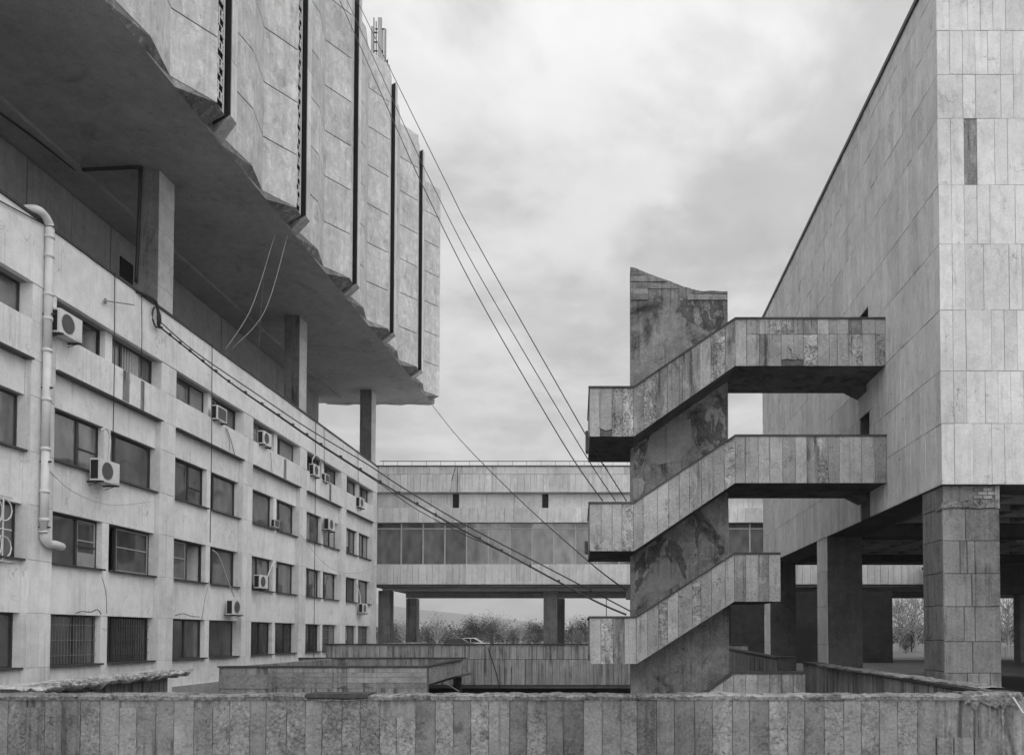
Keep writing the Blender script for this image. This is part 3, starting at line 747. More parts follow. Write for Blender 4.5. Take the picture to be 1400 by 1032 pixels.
# ================================================================== BRIDGE BUILDING (back)
YB = 55.0
def zB(py, Y=YB): return at(700, py, Y=Y).z
br = thing('bridge_building', 'low bridge-like wing on columns with a long glazed gallery closing the court', 'building', (0, 60, ZG))
BX0, BX1 = -16.2, 40.0
m = MB()
m.box(BX0, BX1, YB+0.05, YB+9, zB(672.5), zB(637)-0.03)
m.box(BX0, BX1, YB+0.5, YB+9, zB(694), zB(672.5)+0.01)
m.box(BX0, BX1, YB+0.05, YB+9, zB(714), zB(694))
m.box(BX0, BX1, YB+0.05, YB+9, zB(798.5), zB(771))
m.box(BX0, BX1, YB+2.4, YB+9, zB(771), zB(714))
m.build('wall', 'bridge_stone', br)
for kf, (za, zb_, st_) in enumerate([(648, 637, 0.75), (672.5, 648, 0.45), (714, 694, 0.6), (798.5, 771, 0.45)]):
    cs = cuts(BX0, BX1, st_, random.Random(kf), 0.06)
    clad('facing', 'bridge_stone', br, (0, YB), 0, cs, [zB(za), zB(zb_)], t=0.05, joined=True, gap=0.02, seed=kf)
# recessed strip with two dark slots
xs = [BX0, at(619, 684, Y=YB+.5).x, at(628, 684, Y=YB+.5).x, at(741, 684, Y=YB+.5).x, at(750, 684, Y=YB+.5).x, BX1]
for i in (0, 2, 4):
    clad('recess_slab', 'bridge_stone', br, (0, YB+0.42), 0, cuts(xs[i], xs[i+1], 2.3), [zB(694)+0.02, zB(673.5)], t=0.06, gap=0.02, seed=i+30)
for i in (1, 3): box('slot', 'room_dark', br, xs[i]+0.02, xs[i+1]-0.02, YB+0.47, YB+0.49, zB(694)+0.03, zB(673.5))
box('coping', 'metal_dark', br, BX0, BX1, YB-0.06, YB+0.4, zB(637)-0.028, zB(637)+0.04)
# gallery glazing
zt, zs_, zb_ = zB(714), zB(721.5), zB(771)
glz = thing('x', '', ''); bpy.data.objects.remove(glz)
xw = [BX0 + 0.02] + [at(549 + 29.75*i, 740, Y=YB+0.35).x for i in range(0, 24)]
xw = [x for x in xw if x < BX1]
for i in range(len(xw)-1):
    f_ = MB(); f_.box(xw[i+1]-0.05, xw[i+1]+0.05, YB+0.28, YB+0.40, zb_+0.01, zt-0.01)
    f_.box(xw[i]+0.051, xw[i+1]-0.051, YB+0.30, YB+0.38, zs_-0.05, zs_+0.03)
    wn_ = f_.build('window', 'frame_light', br)
    box('pane', 'glass_bridge', wn_, xw[i]+0.05, xw[i+1]-0.05, YB+0.335, YB+0.345, zb_+0.02, zs_-0.05)
    box('pane', 'glass_low', wn_, xw[i]+0.05, xw[i+1]-0.05, YB+0.335, YB+0.345, zs_+0.03, zt-0.02)
# beams below
box('beam', 'terrace_wall', br, BX0+0.3, BX1, YB+0.9, YB+1.6, zB(807, YB+.9), zB(798.5)-0.01)
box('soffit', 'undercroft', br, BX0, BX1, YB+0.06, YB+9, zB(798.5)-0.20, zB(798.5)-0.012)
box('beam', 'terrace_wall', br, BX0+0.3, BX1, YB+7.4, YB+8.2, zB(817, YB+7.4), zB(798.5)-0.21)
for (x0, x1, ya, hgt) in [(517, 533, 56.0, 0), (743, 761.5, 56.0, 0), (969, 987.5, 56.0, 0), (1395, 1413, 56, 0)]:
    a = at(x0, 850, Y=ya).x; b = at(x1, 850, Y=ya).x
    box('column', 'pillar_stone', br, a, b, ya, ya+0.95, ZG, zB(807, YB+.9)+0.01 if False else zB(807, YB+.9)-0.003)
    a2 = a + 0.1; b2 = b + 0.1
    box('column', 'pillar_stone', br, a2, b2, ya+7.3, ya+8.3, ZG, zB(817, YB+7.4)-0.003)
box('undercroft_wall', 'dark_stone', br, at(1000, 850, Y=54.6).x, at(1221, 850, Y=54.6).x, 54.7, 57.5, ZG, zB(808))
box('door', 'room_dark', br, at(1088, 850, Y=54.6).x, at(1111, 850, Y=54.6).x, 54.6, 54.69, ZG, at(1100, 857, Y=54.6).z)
# roof railing
rl = MB()
zr0, zr1 = zB(637)+0.04, zB(629.5)
rl.tube([(BX0+0.3, YB+0.2, zr1), (8.5, YB+0.2, zr1)], 0.028, 5)
for i in range(25): 
    x = BX0 + 0.5 + i*1.0
    rl.tube([(x, YB+0.2, zr0), (x, YB+0.2, zr1)], 0.016, 4)
rl.build('railing', 'metal_dark', br)
cable('wire', 'cable_black', [Vector((at(623, 637, Y=YB-.1))), at(618, 655, Y=YB-.1), at(616, 672, Y=YB-.1)], 0.02, 'thin slanting wire on the bridge parapet, left of two')
cable('wire', 'cable_black', [Vector((at(626, 637, Y=YB-.1))), at(625.5, 655, Y=YB-.1), at(625, 672, Y=YB-.1)], 0.02, 'thin upright wire on the bridge parapet, right of two')

# ================================================================== STONE BLOCK (right)
XB = 7.38
cn = at(1288, 662, X=XB); YC = cn.y; ZBOT = cn.z
YBE = 37.9; ZBT = 15.1
sb = thing('stone_clad_block', 'windowless stone clad block raised on square pillars along the right side', 'building', (16, 28, ZG))
def zC(py): return at(1330, py, Y=YC).z
rowsF = [zC(p) for p in (662, 579, 507, 424, 334, 253, 162, 102, 42)]
while rowsF[-1] < ZBT - 1.2: rowsF.append(rowsF[-1] + 0.98)
rowsF = [z for z in rowsF if z < ZBT-0.4] + [ZBT]
DOORS = []
for (x0, x1, y0, y1) in [(1173, 1187, 413, 440), (1175, 1187.5, 561, 600)]:
    a = at(x1, y0, X=XB); b = at(x0, y0, X=XB)
    DOORS.append((a.y, at(1173, 413, X=XB).y if y0 < 500 else b.y, at(x1, y0, X=XB).z))
d1z = at(1187, 413, X=XB); d2z = at(1187.5, 561, X=XB)
DY0, DY1 = d2z.y - 0.05, d2z.y + 0.85
DZ = [(6.6, 6.6 + 2.75), (3.7, 3.7 + 2.65)]
DZ = [(7.0, 9.35), (3.95, 6.35)]
m = MB()
ZF = ZBOT + 0.02
def wallbox(y0, y1, z0, z1): m.box(XB+0.041, XB+0.8, y0, y1, z0, z1)
wallbox(YC+0.041, DY0, ZF, ZBT-0.05); wallbox(DY1, YBE-0.01, ZF, ZBT-0.05)
wallbox(DY0, DY1, ZF, DZ[1][0]); wallbox(DY0, DY1, DZ[1][1], DZ[0][0]); wallbox(DY0, DY1, DZ[0][1], ZBT-0.05)
m.box(XB+0.8, 32, YC+0.041, YC+0.9, ZF, ZBT-0.05)
m.box(XB+0.8, 32, YBE-0.8, YBE-0.01, ZF, ZBT-0.05)
m.box(XB+0.8, 32, YC+0.9, YBE-0.8, ZBT-0.6, ZBT-0.05)
m.build('wall', 'joint', sb)
box('doorway', 'room_dark', sb, XB+0.79, XB+0.795, DY0, DY1, DZ[1][0], DZ[0][1])
# south face: individual slabs with mixed widths
rq = random.Random(21)
def colsF(j):
    xs = [0.0]; wdt = 0.285
    while xs[-1] < 3.4: xs.append(xs[-1] + wdt * rq.choice([1, 1, 1, 1, 1, 1.0, 1.45, 2]))
    return xs
nx0, nx1 = at(1318, 200, Y=YC).x - XB, at(1336, 200, Y=YC).x - XB
nz0, nz1 = zC(253), zC(162)
def skipF(s, z): return nx0 - 0.05 < s < nx1 + 0.05 and nz0 < z < nz1
def colsF2(j):
    c = colsF(j)
    if abs(rowsF[j] - nz0) < 0.01:
        c = [x for x in c if x < nx0 - 0.1] + [nx0, nx1] + [x for x in c if x > nx1 + 0.12]
    return c
clad('stone_slab', 'block_stone', sb, (XB+0.0, YC), 0, colsF2, rowsF, t=0.04, jit=0.005, skip=skipF, gap=0.007, seed=8)
clad('far_facing', 'block_stone', sb, (XB+4.1, YC), 0, cuts(0, 20, 0.29), rowsF, t=0.04, jit=0.004, joined=True, seed=9)
nb = box('exposed_backing', 'stair_stone_dark', sb, XB+nx0+0.006, XB+nx1-0.006, YC+0.030, YC+0.0405, nz0, nz1)
# west face: near columns singly, the rest joined
def inDoor(y, z): return (DY0-0.1 < y < DY1+0.1) and any(a - 0.1 < z < b for a, b in DZ)
LEN = YBE - YC
def skipW(s, z): return inDoor(YBE - s, z)
cs = [YBE-YBE] ; 
cW = cuts(0, YBE-DY1, 0.30, random.Random(5), 0.03) + cuts(YBE-DY1, YBE-DY0, 0.3)[1:] + cuts(YBE-DY0, LEN, 0.30, random.Random(6), 0.03)[1:]
rowsW = sorted(rowsF + [])
near = [c for c in cW if c >= LEN - 4.6]; far = [c for c in cW if c <= near[0] + 1e-6]
def addrows(rows, ext):
    out = list(rows)
    for e in ext:
        out.append(e)
    return sorted(set(out))
rW = addrows(rowsF, [DZ[0][1], DZ[1][1]])
clad('stone_slab', 'block_stone', sb, (XB, YBE), R(-90), near, rowsF, t=0.04, jit=0.005, gap=0.009, seed=12, skip=lambda s, z: False)
clad('side_facing', 'block_stone', sb, (XB, YBE), R(-90), far, rW, t=0.04, jit=0.006, gap=0.011, seed=13, joined=True, skip=skipW)
box('coping', 'metal_dark', sb, XB-0.05, 32, YC-0.05, YBE, ZBT, ZBT+0.12)
# underside with coffers
m = MB()
m.box(XB+0.05, 32, YC+0.05, YBE-0.02, 4.35, 4.5)
y = YC+0.9
while y < YBE: m.box(XB+0.8, 32, y, y+0.22, ZBOT+0.35, 4.35); y += 1.25
m.build('coffered_ceiling', 'soffit_plaster', sb)
m = MB(); x = XB+2.0
while x < 31: m.box(x, x+0.22, YC+0.9, YBE-0.8, ZBOT+0.352, 4.349); x += 1.25
m.build('ceiling_rib', 'soffit_edge', sb)
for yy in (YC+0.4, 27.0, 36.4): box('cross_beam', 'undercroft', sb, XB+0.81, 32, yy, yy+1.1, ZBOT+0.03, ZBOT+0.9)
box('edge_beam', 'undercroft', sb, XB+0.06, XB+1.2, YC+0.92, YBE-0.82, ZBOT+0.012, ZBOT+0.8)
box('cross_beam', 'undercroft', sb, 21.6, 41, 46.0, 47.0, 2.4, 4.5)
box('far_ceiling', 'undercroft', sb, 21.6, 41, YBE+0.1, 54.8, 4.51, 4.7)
# lamps on the ceiling seen on the right edge
for (px_, py_) in [(1384, 765), (1398, 741)]:
    p = at(px_, py_, Z=3.55); m = MB(); m.smooth = True; m.tube([p, p+Vector((0, 0, 0.12))], 0.22, 12)
    m.build('ceiling_lamp', 'white_paint', sb)
# pillars
def pillar(x0, y0, wx, wy, mat_side, seed, zt):
    pl = box('pillar', 'undercroft', sb, x0+0.03, x0+wx-0.03, y0+0.03, y0+wy, -5 if y0 < 20 else ZG, zt)
    clad('stone_slab', mat_side, pl, (x0, y0+wy), R(-90), [0, wy], [-1.9, -0.3, 1.0, 2.2, zt-0.01], t=0.028, jit=0.003, gap=0.012, seed=seed)
    return pl
for (yy, sd_) in ((27.0, 1), (36.6, 2)): pillar(XB+0.03, yy, 1.24, 1.25, 'block_stone', sd_, ZBOT+0.03)  # lit west side and shaded front put into two separate colours
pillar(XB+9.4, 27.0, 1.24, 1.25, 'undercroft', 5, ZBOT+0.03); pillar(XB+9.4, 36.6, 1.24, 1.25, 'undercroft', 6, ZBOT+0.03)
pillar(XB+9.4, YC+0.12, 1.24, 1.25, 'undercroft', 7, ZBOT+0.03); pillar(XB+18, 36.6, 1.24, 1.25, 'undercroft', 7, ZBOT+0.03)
px0 = at(1289.6, 800, Y=YC+0.12).x; px1 = at(1368, 800, Y=YC+0.12).x; yP = YC+0.12
plr = box('pillar', 'pillar_stone', sb, px0+0.035, px1-0.035, yP+0.035, yP+1.2, -4, ZBOT+0.0)
ys_ = [at(1330, p, Y=yP).z for p in (1010, 920, 877, 829, 784, 739, 696)]
LAY = [[0, .40, .60, .80, 1], [0, .5, 1], [0, .36, .55, 1], [0, .50, 1], [0, .30, .42, .56, 1], [0, .40, 1], [0, .48, 1]]
W_ = px1 - px0
for j in range(6):
    clad('stone_slab', 'pillar_stone', plr, (px0, yP), 0, [c*W_ for c in LAY[j]], [ys_[j], ys_[j+1]], t=0.035, jit=0.005, gap=0.014, seed=40+j)
LS = [[0, .5, .8, 1], [0, .4, .8, 1], [0, .45, 1], [0, .5, 1], [0, .5, .62, 1], [0, .55, 1], [0, 1]]
for j in range(6):
    clad('stone_slab', 'pillar_stone', plr, (px0, yP+1.12), R(-90), [c*1.12 for c in LS[j]], [ys_[j]+0.03, ys_[j+1]+0.03], t=0.035, jit=0.005, gap=0.014, seed=60+j)
slab('stone_slab', 'pillar_stone', plr, (px0, yP+1.12), R(-90), 0.0, 0.72, ys_[-1]+0.04, ZBOT-0.02, 0.035, 0)
zt_ = ys_[-1]
MB().prism([(px0-0.03, zt_), (px0+W_*.2, zt_+0.05), (px0+W_*.6, zt_+0.02), (px0+W_*.98, zt_+0.05), (px0+W_, zt_+0.22), (px0+W_*.4, zt_+0.2), (px0-0.02, zt_+0.14)], yP-0.02, yP+0.3).build('broken_band', 'rubble', plr)
for i in range(3):
    for j in range(3):
        x = px0 + W_*0.56 + i*0.21 + (0.1 if j % 2 else 0)
        if x > px1-0.2: continue
        box('brick', 'brick', plr, x, x+0.19, yP+0.01, yP+0.12, zt_+0.24+j*0.085, zt_+0.24+j*0.085+0.07)
box('corner_strip', 'weathered', plr, px1-0.10, px1, yP-0.01, yP+0.1, zt_+0.02, ZBOT-0.005)

# ================================================================== STAIR TOWER
st = thing('stair_tower', 'zigzag open concrete stair with stone clad parapets wrapped round a tall slab', 'staircase', (2, 22, -5.6))
YS = 21.0
def S(px, py, Y=YS): p = at(px, py, Y=Y); return (p.x, p.z)
YP = 22.35
# central slab
prof = [(861, 365), (868, 366), (884, 373), (900, 379), (918, 385), (935, 392), (944, 394), (951, 398), (955, 397), (962, 399), (970, 398), (991, 399)]
x0, _ = S(862, 700, YP); x1, _ = S(996, 700, YP)
top = [(at(a, b, Y=YP).x, at(a, b, Y=YP).z) for a, b in prof]
top[0] = (x0, top[0][1]); top[-1] = (x1, top[-1][1])
MB().prism([(x0, -5.6)] + top + [(x1, -5.6)], YP, YP + 0.45).build('central_slab', 'tower_plaster', st)
def topz(x):
    for (a, b) in zip(top[:-1], top[1:]):
        if a[0] <= x <= b[0] + 1e-6: return a[1] + (b[1]-a[1])*(x-a[0])/max(1e-6, b[0]-a[0])
    return top[-1][1]
zl = [S(900, p, YP)[1] for p in (411, 403, 395, 386, 378, 371, 364)]
def board(xa, xb, za, zb):
    n = 8; pts = []
    xs_ = [xa + (xb-xa)*i/n for i in range(n+1)]
    up = [(x, min(zb, topz(x) - 0.01) + rng.uniform(-0.008, 0.008)) for x in xs_]
    up = [(x, z) for x, z in up if z > za + 0.02]
    if len(up) < 2: return
    MB().prism([(up[0][0], za)] + up + [(up[-1][0], za)], YP - rng.uniform(0.015, 0.05), YP - 0.001).build('board_course', 'board_concrete', st)
nichx0, nichx1 = S(886, 400, YP)[0], S(940, 400, YP)[0]
for j in range(6):
    za, zb_ = zl[j] + 0.008, zl[j+1] - 0.008
    if j < 2:
        board(x0+0.01, nichx0, za, zb_); board(nichx1 + 0.15*j, x1-0.01, za, zb_)
    else: board(x0+0.01, x1-0.01, za, zb_)
# raised plaster field patches on the slab, where the render has fallen around them
def patch(pp, mat='plaster_pale', d=0.02, wob=2.2, seed=1.0):
    out = []
    n = len(pp)
    for i in range(n):
        a = Vector(pp[i]); b = Vector(pp[(i+1) % n]); k = max(2, int((b-a).length/2.2))
        for q in range(k):
            p = a.lerp(b, q/k); edge = p.x < 866 or p.x > 993
            w_ = 0 if edge else wob
            p = p + Vector((noise.noise(Vector((p.x*.13, p.y*.13, seed))), noise.noise(Vector((p.x*.13, p.y*.13, seed+9)))))*w_*2 + Vector((noise.noise(Vector((p.x*.5, p.y*.5, seed))), noise.noise(Vector((p.x*.5, p.y*.5, seed+5)))))*w_*.7
            x, z = S(p.x, p.y, YP); out.append((max(x0+0.005, min(x1-0.005, x)), z))
    MB().prism(out, YP - d, YP - 0.001).build('render_patch', mat, st, fix=True)
0 and patch([(866, 424), (905, 420), (925, 432), (950, 450), (945, 468), (905, 497), (866, 520)], 'plaster_pale', 0.012)
patch([(930, 408), (990, 412), (990, 432), (985, 447), (968, 452), (945, 440), (926, 425)], 'mould', 0.010, seed=2.0)
patch([(884, 612), (890, 592), (912, 581), (944, 572), (946, 612), (925, 632), (888, 636)], 'plaster_pale', 0.018, 0.8, 3.0)
patch([(948, 572), (994, 541), (994, 612), (965, 626), (950, 610)], 'mould', 0.012, 1.8, 4.0)
patch([(866, 608), (884, 603), (880, 640), (868, 650)], 'mould', 0.010, 1.2, 5.0)
patch([(866, 655), (878, 652), (882, 662), (878, 676), (866, 684)], 'board_concrete', 0.03, 1.5)
patch([(868, 770), (884, 750), (905, 737), (922, 738), (932, 750), (938, 775), (937, 793), (930, 778), (922, 762), (906, 758), (890, 772), (876, 800), (868, 812)], 'mould', 0.010, 1.5, 6.0)
patch([(951, 700), (962, 702), (955, 735), (953, 772), (949, 772), (950, 730)], 'mould', 0.010, 1.2, 7.0)
patch([(884, 805), (896, 772), (910, 762), (922, 772), (928, 796), (905, 812)], 'plaster_pale', 0.014, 1.8, 8.0)
0 and patch([(866, 905), (935, 868), (968, 862), (960, 880), (935, 884), (905, 905), (868, 925)], 'mould', 0.010, 2.0, 9.0)

FLIGHTS = [ # left landing top/bottom py, right landing top/bottom py, right end px, x where slope starts / ends
    (528, 596.5, 434, 500, 1210, 866, 1005),
    (686, 753, 594, 660, 1212, 866, 1005),
    (842, 907, 755, 822, 1067, 870, 1004)]
TP = 0.14
def parapet_front(tl, bl, tr, brr, xr, xs0, xe0, seed, xl=806):
    r = random.Random(seed)
    T = [(S(xl, tl)), (S(xs0, tl)), (S(xe0, tr)), (S(xr, tr))]
    B = [(S(xl, bl)), (S(xs0+1, bl)), (S(xe0, brr)), (S(xr, brr))]
    def zat(Pl, x):
        for a, b in zip(Pl[:-1], Pl[1:]):
            if x <= b[0] + 1e-9: return a[1] + (b[1]-a[1])*(x-a[0])/(b[0]-a[0])
        return Pl[-1][1]
    # core
    core = [T[0], T[1], T[2], T[3], B[3], B[2], B[1], B[0]]
    MB().prism([(a, b - (0.03 if i < 4 else -0.01)) for i, (a, b) in enumerate(core)], YS + 0.032, YS + TP).build('parapet', 'raw_concrete', st)
    # slabs
    cx_ = cuts(T[0][0], T[1][0], 0.28, r, 0.02) + cuts(T[1][0], T[2][0], 0.30, r, 0.05)[1:] + cuts(T[2][0], T[3][0], 0.30, r, 0.05)[1:]
    for i in range(len(cx_)-1):
        a, b = cx_[i]+0.005, cx_[i+1]-0.005
        ta, tb, ba, bb = zat(T, a)-0.045, zat(T, b)-0.045, zat(B, a), zat(B, b)
        two = seed == 1 and a > T[2][0] + 0.3
        if two:
            sp_ = S(1100, 457)[1]
            poly_slab('stone_slab', 'stair_stone', st, [(a, sp_+0.006), (b, sp_+0.006), (b, tb), (a, ta)], YS, 0.03, 0.004)
            lo = ba
            if 4.35 < a < 4.95: lo += r.choice([0.10, 0.16, 0.2])
            poly_slab('stone_slab', 'stair_stone', st, [(a, lo), ((a+b)/2, lo + r.uniform(-.0, .05) if lo > ba else lo), (b, lo), (b, sp_-0.006), (a, sp_-0.006)], YS, 0.03, 0.004)
        else:
            lo = [(a, ba), (b, bb)]
            if seed == 1 and i == 1: lo = [(a, ba+0.22), ((a+b)/2, ba+0.16), (b, bb+0.20)]
            poly_slab('stone_slab', 'stair_stone_rough' if seed == 1 and i in (2, 3, 5) else 'stair_stone_dark' if seed == 1 and i == 4 else 'stair_stone', st, lo + [(b, tb), (a, ta)], YS, 0.03, 0.005)
    # coping
    cp = [(x, z) for x, z in T]; n = len(cp)
    MB().prism([(cp[0][0]-0.03, cp[0][1])] + [cp[1], cp[2]] + [(cp[3][0], cp[3][1])] + [(cp[3][0], cp[3][1]-0.05), (cp[2][0], cp[2][1]-0.05), (cp[1][0], cp[1][1]-0.05), (cp[0][0]-0.03, cp[0][1]-0.05)],
               YS-0.03, YS+TP+0.03).build('coping', 'coping_dark', st)
    return T, B
for q, (tl, bl, tr, brr, xr, xs0, xe0) in enumerate(FLIGHTS):
    T, B = parapet_front(tl, bl, tr, brr, xr, xs0, xe0, q+1)
    xl, zl_, zr_ = B[0][0], B[0][1], B[2][1]
    # left landing slab + its parapets
    yb = 24.2
    sl_ = 0.13
    MB().prism([(xl+0.02, YS+TP), (B[1][0], YS+TP), (B[1][0], yb), (xl-0.12, yb)], zl_+0.012, zl_+0.2, 'z').build('landing', 'raw_concrete', st)
    MB().prism([(xl, YS+0.035), (xl+0.12, YS+0.035), (xl, yb), (xl-0.12, yb)], zl_+0.21, T[0][1]-0.055, 'z').build('parapet', 'stair_stone', st)
    MB().prism([(xl-0.03, YS+TP+0.04), (xl+0.14, YS+TP+0.04), (xl+0.02, yb), (xl-0.15, yb)], T[0][1]-0.053, T[0][1]-0.004, 'z').build('coping', 'coping_dark', st)
    box('parapet', 'stair_stone', st, xl-0.12, B[1][0]+0.2, yb-0.12, yb-0.002, zl_+0.21, T[0][1]-0.055)
    # front flight: inclined slab with steps
    x_a, x_b = B[1][0], B[2][0]
    MB().prism([(x_a, zl_+0.012), (x_b, zr_+0.012), (x_b, zr_+0.25), (x_a, zl_+0.25)], YS+TP+0.001, YP-0.05).build('flight', 'raw_concrete', st)
    ns = 10; sm = MB()
    for i in range(ns):
        xa = x_a + (x_b-x_a)*i/ns; xb_ = x_a + (x_b-x_a)*(i+1)/ns
        z_ = zl_ + 0.25 + (zr_-zl_)*(i+1)/ns
        sm.box(xa, xb_-0.002, YS+TP+0.002, YP-0.051, z_-(zr_-zl_)/ns-0.02, z_)
    sm.build('steps', 'raw_concrete', st)
    # right landing, meets the stone block or ends free
    yb2 = 23.45; xrr = XB - 0.004 if xr > 1100 else B[3][0]
    MB().prism([(x_b, YS+TP), (xrr, YS+TP), (xrr, yb2), (x_b, yb2)], zr_+0.012, zr_+0.22, 'z').build('landing', 'raw_concrete', st)
    box('parapet', 'stair_stone', st, x1+0.02, xrr, yb2-0.12, yb2-0.003, zr_+0.23, T[2][1]-0.055)
    if xr < 1100:
        box('parapet', 'stair_stone', st, xrr-0.12, xrr-0.002, YS+TP+0.002, yb2-0.122, zr_+0.23, T[2][1]-0.055)
    # back flight on the far side of the central slab, up to the next left landing
    if q > 0:
        zn = S(866, FLIGHTS[q-1][1])[1]
        MB().prism([(x_b, zr_+0.014), (B[1][0], zn+0.014), (B[1][0], zn+0.25), (x_b, zr_+0.21)], YP+0.46, yb2-0.002).build('flight', 'raw_concrete', st)
# bearers where the landings meet the block
for zz_ in (S(1100, 500)[1], S(1100, 660)[1]):
    MB().prism([(XB-0.4, zz_+0.0), (XB-0.005, zz_-0.2), (XB-0.005, zz_+0.01)], 22.6, 23.44).build('haunch', 'raw_concrete', st)
# small dark boxes on the stair
for (a, b, c, d) in [(800.5, 804, 590, 617), (799.5, 803.5, 740, 756), (856, 862, 808, 819)]:
    p0 = at(a, d, Y=21.6); p1 = at(b, c, Y=21.6)
    box('bracket_plate', 'metal_dark', st, p0.x, p1.x, 21.5, 21.9, p0.z, p1.z)

# ================================================================== COURT WALLS
def rough_cap(name, mat, parent, x0, x1, y0, y1, z, h, n, seed, amp=0.03, axis='x', label=None, cat=None, kind=None, drop=None, hang=0.0):
    """crumbled mortar bed on top of a wall"""
    m = MB(); rows = 6
    for i in range(n+1):
        t = i/n
        prof_ = [(y0, z), (y0-0.02, z+h*0.45), (y0+0.02, z+h*0.9), (y0+(y1-y0)*0.35, z+h), (y1-0.03, z+h*0.92), (y1, z)]
        for k, (yy, zz) in enumerate(prof_):
            s = x0 + (x1-x0)*t
            nv = noise.noise(Vector((s*3.1+seed, k*1.7, seed))) + 0.6*noise.noise(Vector((s*11.0+seed, k*2.3, 4.0)))
            nv2 = noise.noise(Vector((s*5.1+seed, k*2.1, 9+seed)))+0.5*noise.noise(Vector((s*17.0, k*2.1, 2+seed)))
            dz = (drop(s) if drop else 0) + 0.022*noise.noise(Vector((s*0.9, 3.0, seed)))
            p = (s, yy + nv2*amp*(1 if k else 0.2), zz + (nv*amp*1.3 if 0 < k < 5 else -0.03 + (hang*nv if k == 0 else 0)) + (dz if k not in (0, 5) else 0))
            m.v.append(p if axis == 'x' else (p[1], p[0], p[2]))
    for i in range(n):
        for k in range(rows-1):
            a = i*rows+k; m.f.append((a, a+1, a+rows+1, a+rows))
    return m.build(name, mat, parent, label=label, cat=cat, kind=kind)

# ---- foreground wall
YW = 12.2
fw = thing('court_wall', 'near stone slab wall with crumbling mortar top across the whole foreground', 'wall', (-3, YW+0.2, ZG))
zt = at(700, 953.5, Y=YW).z
fx0, fx1 = -10.6, at(1279, 980, Y=YW).x
box('wall', 'weathered', fw, fx0, 6.52, YW+0.04, YW+0.36, -5.6, zt-0.005)
rk = random.Random(17)
xw = cuts(fx0, fx1, 0.285, rk, 0.02)
def relief_slab(xa, xb, za, zb, seed, rough_amt, cut_top=0.0):
    nx_, nz_ = 16, 48; m = MB(); zb2 = zb - cut_top
    t0 = 0.04
    for j in range(nz_+1):
        for i in range(nx_+1):
            x = xa + (xb-xa)*i/nx_; z = za + (zb2-za)*j/nz_
            n_ = noise.noise(Vector((x*2.2+seed, z*2.2, seed*0.7)))
            n2_ = noise.noise(Vector((x*7+seed, z*7, seed)))
            n3_ = noise.noise(Vector((x*19+seed, z*19, seed)))
            q = n_ + 0.45*n2_ + 0.2*n3_
            d = 0
            k1 = max(0.0, min(1.0, (q - 0.42 + rough_amt*0.38)/0.06))
            d += k1*(0.007 + 0.007*n3_ + 0.005*noise.noise(Vector((x*37, z*37, seed))))
            if q > 0.62 - rough_amt*0.10: d += 0.009 + 0.006*n2_
            d += 0.0015*n3_ + 0.001*noise.noise(Vector((x*43, z*43, seed)))
            if i in (0, nx_): d += 0.004
            m.v.append((x, YW + max(-0.004, d) , z))
    W1 = nx_+1
    for j in range(nz_):
        for i in range(nx_): m.f.append((j*W1+i, j*W1+i+1, (j+1)*W1+i+1, (j+1)*W1+i))
    k0 = len(m.v)
    # rim back to the wall
    ring = [i for i in range(W1)] + [j*W1+nx_ for j in range(1, nz_+1)] + [nz_*W1+i for i in range(nx_-1, -1, -1)] + [j*W1 for j in range(nz_-1, 0, -1)]
    for r_ in ring: x, y, z = m.v[r_]; m.v.append((x, YW+t0, z))
    n = len(ring)
    for i in range(n): m.f.append((ring[i], ring[(i+1) % n], k0+(i+1) % n, k0+i))
    return m.build('stone_slab', 'wall_slab_rough' if rough_amt > 0.85 else 'wall_slab_dark' if rk.random() < 0.22 else 'wall_slab', fw, fix=True)
for i in range(len(xw)-1):
    xa, xb = xw[i]+0.004, xw[i+1]-0.004
    xm = at_px = PX + F*((xa+xb)/2)/YW
    if xm < -40: continue
    ra = rk.choice([0, 0.2, 0.5, 0.9, 1.2])
    ct = 0.27 if 531 < xm < 556 else 0.2 if 728 < xm < 748 else 0.12 if rk.random() < 0.06 else 0.0
    o_ = relief_slab(xa, xb, -2.6, zt-0.022 - abs(rk.gauss(0, 0.012)), rk.uniform(0, 90), ra, ct)
# stubs of slab near the right end, bare concrete above them
for (a, b) in [(1281, 1303), (1305, 1331), (1333, 1358)]:
    za_ = at(a, 1008, Y=YW).z
    relief_slab(at(a, 1000, Y=YW).x, at(b, 1000, Y=YW).x, -2.6, za_, rk.uniform(0, 90), 0.8)
for px_ in (1300, 1329, 1355, 1373):
    x_ = at(px_, 1000, Y=YW).x; m = MB(); 
    for i in range(16):
        z_ = zt - 0.12 - i*0.05; m.box(x_-0.025*rk.uniform(.1, 1.0), x_+0.025*rk.uniform(.1, 1.0), YW+0.04-rk.uniform(0.001, 0.012), YW+0.05, z_, z_+0.049)
    m.build('mortar_seam', 'weathered', fw)
def dropf(s):
    px_ = PX + F*s/YW
    return -0.05 if 418 < px_ < 505 else (0.02 if px_ > 1330 else 0)
rough_cap('mortar_bed', 'rubble', fw, fx0, 6.30, YW-0.02, YW+0.46, zt-0.005, 0.056, 1500, 3.0, 0.018, drop=dropf)
xa, xb = at(419, 950, Y=YW).x, at(505, 950, Y=YW).x
box('coping_fragment', 'coping_dark', fw, xa, xb, YW-0.035, YW+0.36, zt+0.0, zt+0.065)
rough_cap('crumbled_lump', 'rubble', fw, at(1318, 950, Y=YW).x, at(1392, 950, Y=YW).x, YW-0.02, YW+0.5, zt-0.09, 0.17, 160, 8.0, 0.05, hang=0.22, drop=lambda s: -0.05*max(0, s-5.9)*3)
m = MB(); m.tube([at(1385, 953, Y=YW-.05), at(1399, 974, Y=YW-.05)], 0.012); m.build('stick', 'white_paint', None, label='thin pale stick leaning off the broken right end of the near wall', cat='stick')

